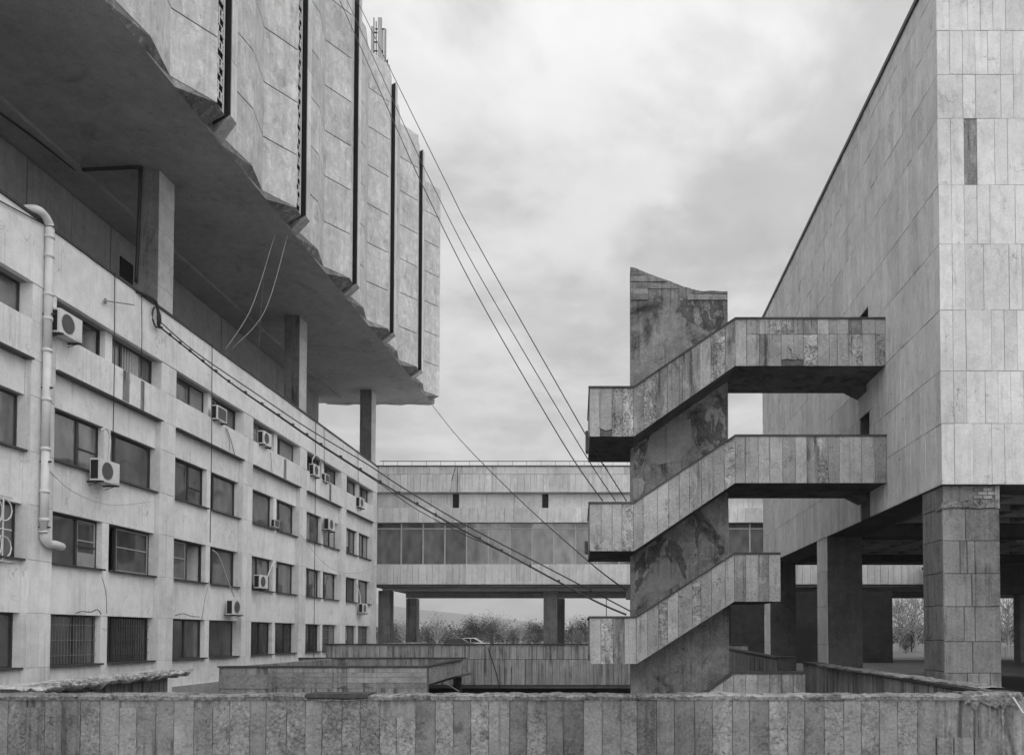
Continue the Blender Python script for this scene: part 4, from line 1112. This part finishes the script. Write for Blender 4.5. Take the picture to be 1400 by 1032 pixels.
# ---- right court wall
rwx0, rwy0 = 6.28, 12.56; 
e = at(1099, 904, Z=-0.92); rwx1, rwy1 = e.x, e.y
rw = thing('court_side_wall', 'long side wall running back from the near wall corner with dark coping and streaked slabs', 'wall', (6.5, 20, ZG))
ang = math.atan2(rwy1-rwy0, rwx1-rwx0)
ln = math.hypot(rwx1-rwx0, rwy1-rwy0)
u = Vector((math.cos(ang), math.sin(ang), 0)); n_ = Vector((math.sin(ang), -math.cos(ang), 0))
A0 = Vector((rwx1, rwy1, 0)); B0 = Vector((rwx0, rwy0, 0))
# facing west: walk from far to near
ang2 = ang + math.pi
zt2 = -0.92
def strip(A, B, dn, w0, w1, z0, z1):
    d = (B-A).normalized(); nn = Vector((d.y, -d.x, 0))
    return MB().prism([tuple((A+nn*w0)[:2]), tuple((B+nn*w0)[:2]), tuple((B+nn*w1)[:2]), tuple((A+nn*w1)[:2])], z0, z1, 'z')
strip(B0, A0, 0, 0.0, 0.35, -5.6, zt2-0.06).build('wall', 'weathered', rw)
clad('stone_slab', 'weathered', rw, (rwx1 - 0.035, rwy1), ang2, cuts(0, ln, 0.36, random.Random(4), 0.04), [-2.6, zt2-0.065], t=0.034, jit=0.004, seed=90)
m0 = strip(B0, A0, 0, -0.08, 0.42, zt2-0.058, zt2+0.0)
m0.build('coping', 'coping_dark', rw)
cr = rough_cap('crumbled_mortar', 'rubble', rw, 13.6, 24.5, 6.40, 6.78, zt2-0.005, 0.05, 260, 5.0, 0.022, axis='y')

# ---- far court wall
YFW = 36.0
fa = thing('court_end_wall', 'streaked two tier slab wall closing the far side of the sunken court', 'wall', (-5, YFW, ZG))
def zW(py): return at(650, py, Y=YFW).z
wx0, wx1 = at(445, 900, Y=YFW).x, 6.3
box('wall', 'joint', fa, wx0+0.03, wx1, YFW+0.05, YFW+0.45, zW(936)+0.01, zW(881)-0.04)
cs = cuts(wx0, wx1, 0.31, random.Random(9), 0.03)
clad('stone_slab', 'far_wall_stone', fa, (0, YFW), 0, cs, [zW(901), zW(882)], t=0.05, jit=0.01, seed=91)
clad('stone_slab', 'far_wall_stone', fa, (0, YFW), 0, [c+0.1 for c in cs[:-1]], [zW(936), zW(901)-0.005], t=0.05, jit=0.01, seed=92)
box('coping', 'coping_dark', fa, wx0-0.05, wx1, YFW-0.05, YFW+0.5, zW(882)+0.01, zW(879.6))
box('end_return', 'far_wall_stone', fa, wx0, wx0+0.3, YFW+0.46, 54.8, -2.5, zW(882))
box('support_wall', 'undercroft', fa, PX0, 7, YFW+5.5, YFW+5.9, -5.6, ZG-0.5)

# ---- basin (raised concrete tank)
bs = thing('concrete_basin', 'low rectangular board marked concrete basin in the court by the office wall', 'basin', (-8.4, 27, -5.6))
zb0 = -0.93
c1 = at(306, 909.5, Z=zb0); c2 = at(581, 910.5, Z=zb0); c3 = at(631, 901, Z=zb0); c4 = at(408, 898.5, Z=zb0)
yf_ = (c1.y + c2.y)/2
wt = 0.25
fr = box('front_wall', 'weathered', bs, c1.x, c2.x, yf_, yf_+wt, -2.3, zb0-0.05)
for j, (za_, zb__) in enumerate([(-1.62, -1.45), (-1.45, -1.28), (-1.28, -1.13), (-1.13, -0.985)]):
    cxs = cuts(c1.x+1.5, c2.x-0.01, 2.2 + 0.4*j)
    for a_, b_ in zip(cxs[:-1], cxs[1:]):
        box('board_course', 'board_concrete' if j < 3 else 'weathered', fr, a_+0.004, b_-0.004, yf_-rng.uniform(0.008, 0.02), yf_-0.001, za_+0.006, zb__-0.006)
box('front_panel', 'board_concrete', fr, c1.x+0.01, c1.x+1.5, yf_-0.03, yf_-0.001, -1.62, -1.2)
MB().prism([(c2.x-wt, yf_+wt+0.001), (c2.x, yf_+0.001), (c3.x, c3.y), (c3.x-wt, c3.y)], -1.50, zb0-0.05, 'z').build('side_wall', 'rubble_pale', bs)
box('back_wall', 'weathered', bs, c4.x, c3.x-wt-0.01, c4.y, c4.y+wt, -1.62, zb0-0.05)
box('inner_wall', 'weathered', bs, c1.x, c1.x+wt, yf_+wt+0.01, c4.y-0.01, -1.62, zb0-0.05)
MB().prism([(c1.x-0.03, yf_-0.05), (c2.x+0.03, yf_-0.05), (c3.x+0.04, c3.y), (c3.x-wt-0.04, c3.y), (c2.x-wt-0.02, yf_+wt+0.03), (c1.x+wt, yf_+wt+0.03)], zb0-0.048, zb0, 'z').build('coping', 'coping_dark', bs)
box('coping', 'coping_dark', bs, c4.x, c3.x-wt-0.05, c4.y-0.04, c4.y+wt+0.03, zb0-0.048, zb0)
box('basin_floor', 'undercroft', bs, c1.x+wt, c2.x-wt, yf_+wt+0.02, c4.y-0.02, -1.62, -1.58)
for (xx, yy) in ((c1.x+0.3, yf_+0.5), (c2.x-0.6, yf_+0.6), (c1.x+0.5, c4.y-0.5), (c2.x-0.9, c4.y-0.6)):
    box('support', 'undercroft', bs, xx, xx+0.3, yy, yy+0.3, -5.6, -1.625)
m = MB(); m.tube([at(607, 932, Y=25.5), at(628, 945, Y=25.8)], 0.02); m.build('rod', 'metal_grey', None, label='thin bent rod sticking out below the broken side of the basin', cat='rod')

# ---- broken slab edge at lower left
bk = thing('broken_slab', 'crumbling broken concrete slab edge along the foot of the office wall', 'slab', (-13, 20, -1.4))
pA = at(30, 944, Z=-1.15); pB = at(262, 917, Z=-1.15)
m = MB(); n = 420; rows = 7
for i in range(n+1):
    t = i/n; x = pA.x + (pB.x-pA.x)*t; y = pA.y + (pB.y-pA.y)*t
    edge = 0.12*noise.noise(Vector((y*1.5, 0, 3))) + 0.09*noise.noise(Vector((y*6, 1, 3))) + 0.07*noise.noise(Vector((y*19, 1, 3)))
    hh = -1.12 + 0.05*noise.noise(Vector((y*2.4, 5, 3))) + 0.03*noise.noise(Vector((y*9, 5, 3)))
    th = 0.13 + 0.10*noise.noise(Vector((y*2.9, 8, 1))) + 0.08*noise.noise(Vector((y*13, 8, 1)))
    for (a, b) in [(-1.2, hh), (-0.5, hh+0.01), (-0.12+edge, hh+0.02*noise.noise(Vector((y*14, 2, 0)))), (edge, hh-th*0.35), (edge-0.03, hh-th*0.7), (-0.1+edge, hh-th), (-1.2, hh-th)]:
        m.v.append((x+a, y, b))
for i in range(n):
    for k in range(rows-1):
        a = i*rows+k; m.f.append((a, a+1, a+rows+1, a+rows))
m.build('slab_edge', 'rubble_pale', bk)
for i in range(150):
    t = rng.uniform(0.1, 1.02); x = pA.x + (pB.x-pA.x)*t + rng.uniform(-0.35, 0.02); y = pA.y + (pB.y-pA.y)*t; s = rng.uniform(0.02, 0.08)
    m = MB(); k = [(x+rng.uniform(-s, s), y+rng.uniform(-s, s), -1.13 + rng.uniform(0, s*1.3)) for _ in range(8)]
    c = Vector((x, y, -1.11))
    vs = [c+Vector((sx*s*rng.uniform(.6, 1.2), sy*s*rng.uniform(.6, 1.2), sz*s*rng.uniform(.4, .9))) for sx in (-1, 1) for sy in (-1, 1) for sz in (-1, 1)]
    m.add(vs, [(0,1,3,2),(4,6,7,5),(0,4,5,1),(2,3,7,6),(0,2,6,4),(1,5,7,3)]); m.build('rubble_chunk', 'rubble_pale', bk)
MB().prism([(-15.0, pA.y-2), (pA.x-0.12, pA.y-2), (pB.x-0.22, pB.y-1.0), (-15.0, pB.y-1.0)], -5.6, -1.25, 'z').build('support_wall', 'weathered', bk)

fc = thing('picket_fence', 'pale picket fence beyond the right undercroft', 'fence', (34, 70, ZG))
for i in range(36):
    x = 31.5 + i*0.3; box('picket', 'blind', fc, x, x+0.13, 70, 70.05, ZG, ZG+0.95)
box('rail', 'blind', fc, 31.5, 42.2, 70.06, 70.1, ZG+0.7, ZG+0.78)

# ---- lower stair parapets right of the stair tower
lp = thing('lower_stair_parapet', 'low slab parapet sloping down into the court between the stair and the side wall', 'wall', (4, 19.6, -5.6))
YL = 20.2
def SL(px, py): p = at(px, py, Y=YL); return (p.x, p.z)
T = [SL(960, 950), SL(1003, 919), SL(1101, 919)]; 
MB().prism([(T[0][0]-1.2, T[0][1]-0.85), T[0], T[1], T[2], (T[2][0], -4), (T[0][0]-1.2, -4)], YL+0.035, YL+0.25).build('wall', 'weathered', lp)
xs_ = cuts(T[0][0], T[1][0], 0.28) + cuts(T[1][0], T[2][0], 0.3)[1:]
for a, b in zip(xs_[:-1], xs_[1:]):
    f_ = lambda x: T[0][1] + (T[1][1]-T[0][1])*(x-T[0][0])/(T[1][0]-T[0][0]) if x < T[1][0] else T[1][1]
    poly_slab('stone_slab', 'stair_stone', lp, [(a+0.005, f_(a)-1.0), (b-0.005, f_(b)-1.0), (b-0.005, f_(b)-0.04), (a+0.005, f_(a)-0.04)], YL, 0.034)
MB().prism([(T[0][0], T[0][1]+0.03), (T[1][0], T[1][1]+0.03), (T[2][0], T[2][1]+0.03), (T[2][0], T[2][1]-0.03), (T[1][0], T[1][1]-0.03), (T[0][0], T[0][1]-0.03)], YL-0.03, YL+0.28).build('coping', 'coping_dark', lp)
rp = thing('ramp_wall', 'short streaked parapet with dark coping descending behind the stair foot', 'wall', (5, 30, ZG))
p1 = at(985, 883.5, Y=33); p2 = at(1062, 899, Y=27.0)
d_ = 0.2
z1_, z2_ = p1.z, p2.z
def quadwall(P, Q, t, zt0, zt1, zb0_, zb1_, name, mat):
    d = (Q-P).normalized(); nn = Vector((-d.y, d.x, 0)).normalized()*t
    m = MB(); m.add([(P.x, P.y, zb0_), (Q.x, Q.y, zb1_), (Q.x, Q.y, zt1), (P.x, P.y, zt0), (P.x+nn.x, P.y+nn.y, zb0_), (Q.x+nn.x, Q.y+nn.y, zb1_), (Q.x+nn.x, Q.y+nn.y, zt1), (P.x+nn.x, P.y+nn.y, zt0)],
                    [(0,1,2,3),(4,7,6,5),(0,4,5,1),(1,5,6,2),(2,6,7,3),(3,7,4,0)]); m.build(name, mat, rp)
quadwall(Vector((p1.x, p1.y, 0)), Vector((p2.x, p2.y, 0)), 0.25, z1_-0.08, z2_-0.08, -1.45, -1.25, 'wall', 'weathered')
quadwall(Vector((p1.x-.02, p1.y-.05, 0)), Vector((p2.x, p2.y-.05, 0)), 0.35, z1_, z2_, z1_-0.078, z2_-0.078, 'coping', 'coping_dark')
box('end_post', 'undercroft', rp, p2.x+0.01, p2.x+0.6, p2.y-0.1, p2.y+0.4, ZG, p2.z-0.02)
box('coping', 'coping_dark', rp, p2.x+0.0, p2.x+0.65, p2.y-0.15, p2.y+0.45, p2.z-0.018, p2.z+0.05)
box('footing', 'undercroft', rp, p1.x, p2.x+0.6, 26.9, 33, -2.5, -1.46)

# ================================================================== SPAN CABLES
def span(P3a, P3b, pix, r, label, mat='cable_black', group=None):
    pts = [P3a] + [at_v(a, b, P3a, P3b) for a, b in pix] + [P3b]
    return cable('cable', mat, smooth_pts(pts, 6), r, label, group=group)
GC = 'cables strung from the folded block to the stair'
top1 = at(448, -30, X=-12.62); top2 = at(458, -30, X=-12.6); top3 = at(476, -20, X=-12.5)
span(top1, at(824, 684.7, Y=YS+0.3), [(464, 0), (537, 164), (576, 250), (650, 398.6), (766.4, 600)], 0.016, 'steep thin cable landing leftmost on the middle stair landing', group=GC)
span(top2, at(841.5, 684.7, Y=YS+0.3), [(474, 0), (559.5, 186), (590, 250), (650, 367), (787, 600)], 0.014, 'steep thin cable between its two neighbours reaching the middle landing', group=GC)
span(top3, at(856.5, 684.7, Y=YS+0.3), [(495, 15), (534, 96), (610, 250), (650, 328), (803, 598), (826.5, 637)], 0.016, 'outermost steep cable standing clear against the sky', group=GC)
span(at(588, 550, X=-12.55), at(861, 810, Y=YP-0.05), [(628.4, 600), (702, 675), (802, 765)], 0.020, 'single cable slanting from the far lower corner of the folded block to the stair slab', group=GC)
b0 = at(215, 425, X=-15.75)
bun = [(219, 447), (260, 480), (313, 521.6), (381, 568), (439, 608), (520, 659), (595.6, 704), (685.8, 753), (803, 816)]
E1 = at(856, 840, Y=YS+0.5)
S1 = at(216, 440, X=-15.8)
span(S1, E1, bun, 0.028, 'thick tied cable bundle sweeping from the office parapet to the lowest landing', group=GC)
span(S1+Vector((0.05, 0, -0.05)), E1+Vector((0, 0, 0.02)), [(219, 448), (262, 482), (314, 523), (381, 569.5), (439, 609.5), (520, 661.5), (560, 690), (600, 713), (640, 733), (686, 754), (803, 816.5)], 0.013, 'thin cable hanging just under the thick bundle', group=GC)
span(at(216, 437, X=-15.8), at(861.5, 835, Y=YP-0.05), [(265.5, 480), (356, 542), (421.7, 586), (500, 633), (550, 666), (636.6, 717.5), (759.6, 781.7)], 0.020, 'thin cable running just above the thick bundle', group=GC)
m = MB()
for i in range(1, 22):
    t = i/22.0
    # ties follow the bundle points
    q = t*(len(bun)-1); k = min(int(q), len(bun)-2); f_ = q-k
    a = Vector(bun[k]).lerp(Vector(bun[k+1]), f_); p = at_v(a.x, a.y, S1, E1)
    m.box(p.x-0.05, p.x+0.05, p.y-0.07, p.y+0.07, p.z-0.07, p.z+0.09)
tt = m.build('cable_tie', 'cable_black', None)
bpy.data.objects.remove(tt)
bund = [o for o in bpy.data.objects if o.get('label', '').startswith('thick tied cable')][0]
for i in range(1, 24):
    t = i/24.0; q = t*(len(bun)-1); k = min(int(q), len(bun)-2); f_ = q-k
    a = Vector(bun[k]).lerp(Vector(bun[k+1]), f_); p = at_v(a.x, a.y, S1, E1)
    MB().box(p.x-0.03, p.x+0.03, p.y-0.05, p.y+0.05, p.z-0.035, p.z+0.055).build('cable_tie', 'cable_black', bund)
# coil of cable where it leaves the parapet
m = MB(); m.smooth = True
c0 = at(214, 430, X=-15.85)
m.tube(smooth_pts([at(186, 398, X=-15.95), at(200, 404, X=-15.85), at(212, 412, X=-15.83), at(216, 425, X=-15.83), at(217, 445, X=-15.83), at(221, 448, X=-15.83)], 6), 0.055)
m.tube([c0 + Vector((0.0, 0.25*math.cos(a), 0.35*math.sin(a)-0.1)) for a in [i*math.pi/6 for i in range(14)]], 0.03)
m.build('cable_coil', 'cable_black', None, label='coiled black cable knot hooked over the office parapet by the first column', cat='cable')
m = MB(); m.tube([at(143, 411, X=-15.9), at(183, 417, X=-15.7)], 0.02); m.tube([at(144, 409, X=-15.98), at(144, 414, X=-15.85)], 0.04); m.build('flag_bracket', 'metal_grey', None, label='small metal bracket arm fixed to the upper office wall by the thin wire', cat='bracket')
cable('wire', 'cable_black', [at(829, 817, Y=40), at(829, 842, Y=40)], 0.02, 'short upright wire seen against the sky just left of the stair slab')
cable('wire', 'cable_black', smooth_pts([at(667, 885, Y=YFW-.1), at(677, 915, Y=YFW-.1), at(684, 943, Y=YFW-.1)]), 0.02, 'thin wire slanting down the far court wall')

# ================================================================== CARS beyond the court
def make_car(label, loc, mat, L_=4.2):
    c = thing('parked_car', label, 'car', loc, 'cars parked beyond the court')
    x, y, z = loc; h = L_/2
    prof_ = [(-h, .35), (-h+.02, .78), (-h+.12, .95), (h-1.25, .98), (h-.3, .86), (h-.05, .68), (h, .35)]
    MB().prism([(x+a, z+b) for a, b in prof_], y-.85, y+.85).build('body', mat, c)
    cab = [(-h+.15, .96), (-h+.55, 1.42), (-h+1.3, 1.55), (.15, 1.54), (h-1.15, .985)]
    MB().prism([(x+a*.985, z+b-0.02) for a, b in cab], y-.70, y+.70).build('window', 'car_glass', c)
    m = MB(); m.tube([(x+a, y-.71, z+b) for a, b in cab], 0.04, 4); m.tube([(x+a, y+.71, z+b) for a, b in cab], 0.04, 4)
    m.prism([(x-h+.5, z+1.41), (x-h+1.3, z+1.55), (x+.15, z+1.54), (x+.15, z+1.50), (x-h+1.3, z+1.51)], y-.70, y+.70); m.box(x-.35, x-.28, y-.73, y-.70, z+.97, z+1.5)
    m.build('roof', mat, c)
    for a in (-h+.8, h-.8):
        for s in (-.87, .67):
            w_ = MB(); w_.smooth = False; w_.tube([(x+a, y+s, z+.32), (x+a, y+s+.2, z+.32)], .32, 14)
            wo = w_.build('wheel', 'rubber', c); MB().tube([(x+a, y+s-.01, z+.32), (x+a, y+s+.21, z+.32)], .18, 10).build('rim', 'metal_grey', wo)
    for s in (-.6, .6): MB().box(x+h-.12, x+h+.02, y+s-.16, y+s+.16, z+.62, z+.76).build('headlight', 'ac_white', c)
    return c
yc = 104.0
xc = (626-PX)/F*yc
make_car('dark hatchback with pale roof rails, in front of the paler car', (xc+0.4, yc, ZG), 'car_dark', 4.3)
xc2 = (643-PX)/F*(yc+4)
make_car('pale car half hidden behind the dark hatchback', (xc2+0.5, yc+4, ZG), 'car_pale', 4.5)

box('verge', 'earth', None, 12, 90, 66, 150, ZG+0.004, ZG+0.04, kind='structure')
# ================================================================== TREES, HILLS
def tree_mesh(seed, h, rad, trunk, leaf, nleaf, twiggy, bark='bark', base_frac=0.2):
    r = random.Random(seed); tm = MB(); lm = MB()
    tm.tube([(0, 0, 0), (r.uniform(-.1, .1), 0, h*0.3), (r.uniform(-.25, .25), r.uniform(-.2, .2), h*0.72)], trunk, 6, trunk*0.35)
    tips = []
    for i in range(twiggy):
        z0 = h*r.uniform(base_frac, 0.7); a = r.uniform(0, 6.28); l = rad*r.uniform(.5, 1.0)
        p1 = Vector((0, 0, z0)); p2 = p1 + Vector((math.cos(a)*l*.5, math.sin(a)*l*.5, h*r.uniform(.06, .16))); p3 = p2 + Vector((math.cos(a)*l*.45, math.sin(a)*l*.45, h*r.uniform(.08, .28)))
        tm.tube([p1, p2, p3], trunk*.35, 4, trunk*.08); tips += [p2, p3]
        for j in range(3):
            q = p2.lerp(p3, r.random()); q2 = q + Vector((r.uniform(-1, 1), r.uniform(-1, 1), r.uniform(.2, 1.4)))*rad*.3
            tm.tube([q, q2], trunk*.12, 3, trunk*.05); tips.append(q2)
    for i in range(26):
        a = r.uniform(0, 6.28); q = Vector((math.cos(a)*rad*.4*r.random(), math.sin(a)*rad*.4*r.random(), h*.6)); tm.tube([q, q+Vector((r.uniform(-.3, .3), r.uniform(-.3, .3), h*r.uniform(.15, .42)))], trunk*.20, 3, trunk*.05)
    for i in range(nleaf):
        c = r.choice(tips) + Vector((r.gauss(0, 1), r.gauss(0, 1), r.gauss(0, .9)))*rad*.20
        s = rad*r.uniform(.015, .05)
        a = Vector((r.gauss(0, 1), r.gauss(0, 1), r.gauss(0, 1))).normalized(); b = a.orthogonal().normalized()*s; d = a.cross(b).normalized()*s
        lm.add([c-b, c-d*.6, c+b, c+d*.6], [(0, 1, 2, 3)])
    return tm, lm
def put_tree(name, label, cat, proto, loc, sc, rz, group):
    t = thing(name, label, cat, loc, group); t.scale = (sc, sc, sc); t.rotation_euler = (0, 0, rz)
    for nm, me in proto:
        o = bpy.data.objects.new(nm, me); COL.objects.link(o); o.parent = t
    return t
def proto(seed, h, rad, trunk, leafmat, nleaf, tw, bark='bark', bf=0.2):
    tm, lm = tree_mesh(seed, h, rad, trunk, leafmat, nleaf, tw, bark, bf)
    out = [('trunk', tm.mesh('trunk', bark))]
    if nleaf: out.append(('crown', lm.mesh('crown', leafmat)))
    return out
dense = proto(1, 5.5, 2.6, .18, 'leaf_dark', 4500, 34, bf=0.05)
dense2 = proto(2, 5.0, 2.4, .16, 'leaf_dark', 3600, 30, bf=0.05)
palet = proto(3, 5.0, 2.4, .14, 'leaf_pale', 2200, 40, bf=0.05)
bare = proto(4, 6.0, 2.2, .12, 'leaf_pale', 500, 60, 'bark_pale', 0.12)
cyp = proto(5, 6.0, 0.7, .10, 'leaf_dark', 1500, 40, bf=0.08)
def tx(px_, y): return (px_-PX)/F*y
GT = 'trees beyond the court'
def th(px_top, y, H): return (-(ZG) + (868.4-px_top)/F*y)/H     # scale so the top reaches photo row px_top
TR = [  # kind, photo x, distance, top row, H, label
    (dense, 650, 128, 846, 5.5, 'broad dark evergreen bush right behind the parked cars'),
    (dense2, 672, 136, 852, 5.0, 'dark bush on the right shoulder of the broad evergreen'),
    (bare, 676, 150, 838, 6.0, 'tall pale bare tree rising above the dark evergreen'),
    (bare, 598, 130, 842, 6.0, 'thin bare tree with upright pale branches left of the cars'),
    (dense2, 590, 134, 858, 5.0, 'dark rounded shrub beside the left back column'),
    (palet, 585, 150, 856, 5.0, 'pale leafy shrub behind the left back column'),
    (palet, 610, 160, 858, 5.0, 'pale grey shrub between the bare tree and the cars'),
    (cyp, 634, 170, 857, 6.0, 'left one of the small dark cypresses above the car roofs'),
    (cyp, 641, 172, 855, 6.0, 'right one of the small dark cypresses above the car roofs'),
    (bare, 690, 140, 846, 6.0, 'pale bare tree at the right of the dark evergreen'),
    (palet, 702, 138, 860, 5.0, 'pale shrub at the middle of the wide opening'),
    (bare, 712, 150, 850, 6.0, 'thin bare tree left of the cypress row'),
    (cyp, 708, 165, 855, 6.0, 'slim cypress just right of the pale middle shrub'),
    (cyp, 716, 166, 856, 6.0, 'slim cypress at the centre of the far row'),
    (cyp, 722, 160, 857, 6.0, 'slim cypress left of the bush near the column'),
    (dense, 735, 135, 851, 5.5, 'dark bush against the left side of the middle column'),
    (palet, 725, 130, 864, 5.0, 'low pale bush beneath the cypress row'),
    (cyp, 781, 140, 851, 6.0, 'cypress standing just right of the middle column'),
    (dense2, 794, 138, 849, 5.0, 'rounded dark tree left of the lowest stair landing'),
    (palet, 788, 125, 864, 5.0, 'low pale bush at the foot of the rounded dark tree'),
    (palet, 541, 130, 852, 5.0, 'pale bushy tree between the two left columns'),
    (dense2, 548, 136, 858, 5.0, 'dark bush between the two left columns'),
    (bare, 553, 128, 846, 6.0, 'bare twiggy tree hard against the left back column'),
    (bare, 1230, 84, 806, 6.0, 'bare tree with dense pale twigs seen through the right undercroft'),
    (palet, 1246, 90, 850, 5.0, 'pale bush under the bare trees in the right undercroft opening'),
    (bare, 1252, 88, 800, 6.0, 'second bare tree right beside the corner pillar'),
    (dense2, 1238, 82, 878, 5.0, 'low dark bush under the bare trees in the undercroft opening'),
    (bare, 1378, 84, 806, 6.0, 'bare tree at the right edge beyond the undercroft'),
    (palet, 1390, 92, 845, 5.0, 'pale bush at the right edge beyond the undercroft'),
]
for i, (p, px_, y, topy, H, lab) in enumerate(TR):
    s = th(topy, y, H*0.97)
    put_tree('tree', lab, 'tree', p, (tx(px_, y), y, ZG), s, i*1.3, GT)
# scrub belt behind: uncountable
r = random.Random(77); m = MB()
for i in range(26000):
    y = r.uniform(170, 420); x = tx(r.uniform(480, 900) if r.random() < .7 else r.uniform(1180, 1420), y)
    hh = ZG + abs(r.gauss(0, 1))*y*0.0075; s = y*0.0012*r.uniform(.5, 1.6)
    a = Vector((r.gauss(0, 1), r.gauss(0, 1), r.gauss(0, 1))).normalized(); b = a.orthogonal().normalized()*s; d = a.cross(b).normalized()*s; c = Vector((x, y, hh))
    m.add([c-b, c-d*.7, c+b, c+d*.7], [(0, 1, 2, 3)])
m.build('scrub', 'leaf_dark', None, kind='stuff', label='low mixed scrub stretching away behind the trees', cat='scrub', fix=False)
# hills
m = MB(); nx_, ny_ = 90, 14
for j in range(ny_+1):
    for i in range(nx_+1):
        x = -3200 + 5200*i/nx_; y = 3000 + 1800*j/ny_
        px_ = PX + F*x/3600
        crest = 868 - max(0, (840 - px_))*0.125 - 4
        hz = (868 - min(866, crest))/F*3600
        e_ = math.sin(math.pi*min(1, j/ny_*1.0))
        z = ZG + hz*e_ + 14*e_*noise.noise(Vector((x*.0016, y*.0016, 1))) + 5*e_*noise.noise(Vector((x*.006, y*.006, 1)))
        m.v.append((x, y, z - 2 if e_ < .01 else z))
for j in range(ny_):
    for i in range(nx_): a = j*(nx_+1)+i; m.f.append((a, a+1, a+nx_+2, a+nx_+1))
m.build('hills', 'hill', None, kind='structure')

# haze: the far hills fade into it
hz = MB().box(-3300, 3300, -320, 6800, ZG-2.0, 620).build('haze', 'hill', None, kind='stuff')
hm = bpy.data.materials.new('haze_air'); hm.use_nodes = True; hn = hm.node_tree; hn.nodes.clear()
pv = hn.nodes.new('ShaderNodeVolumePrincipled'); pv.inputs['Color'].default_value = (0.95, 0.95, 0.95, 1); pv.inputs['Density'].default_value = 0.0003
pv.inputs['Anisotropy'].default_value = 0.2
oo = hn.nodes.new('ShaderNodeOutputMaterial'); hn.links.new(pv.outputs[0], oo.inputs['Volume'])
hz.data.materials.clear(); hz.data.materials.append(hm)
tag(hz, 'thin pale haze filling the air toward the hills', 'haze')
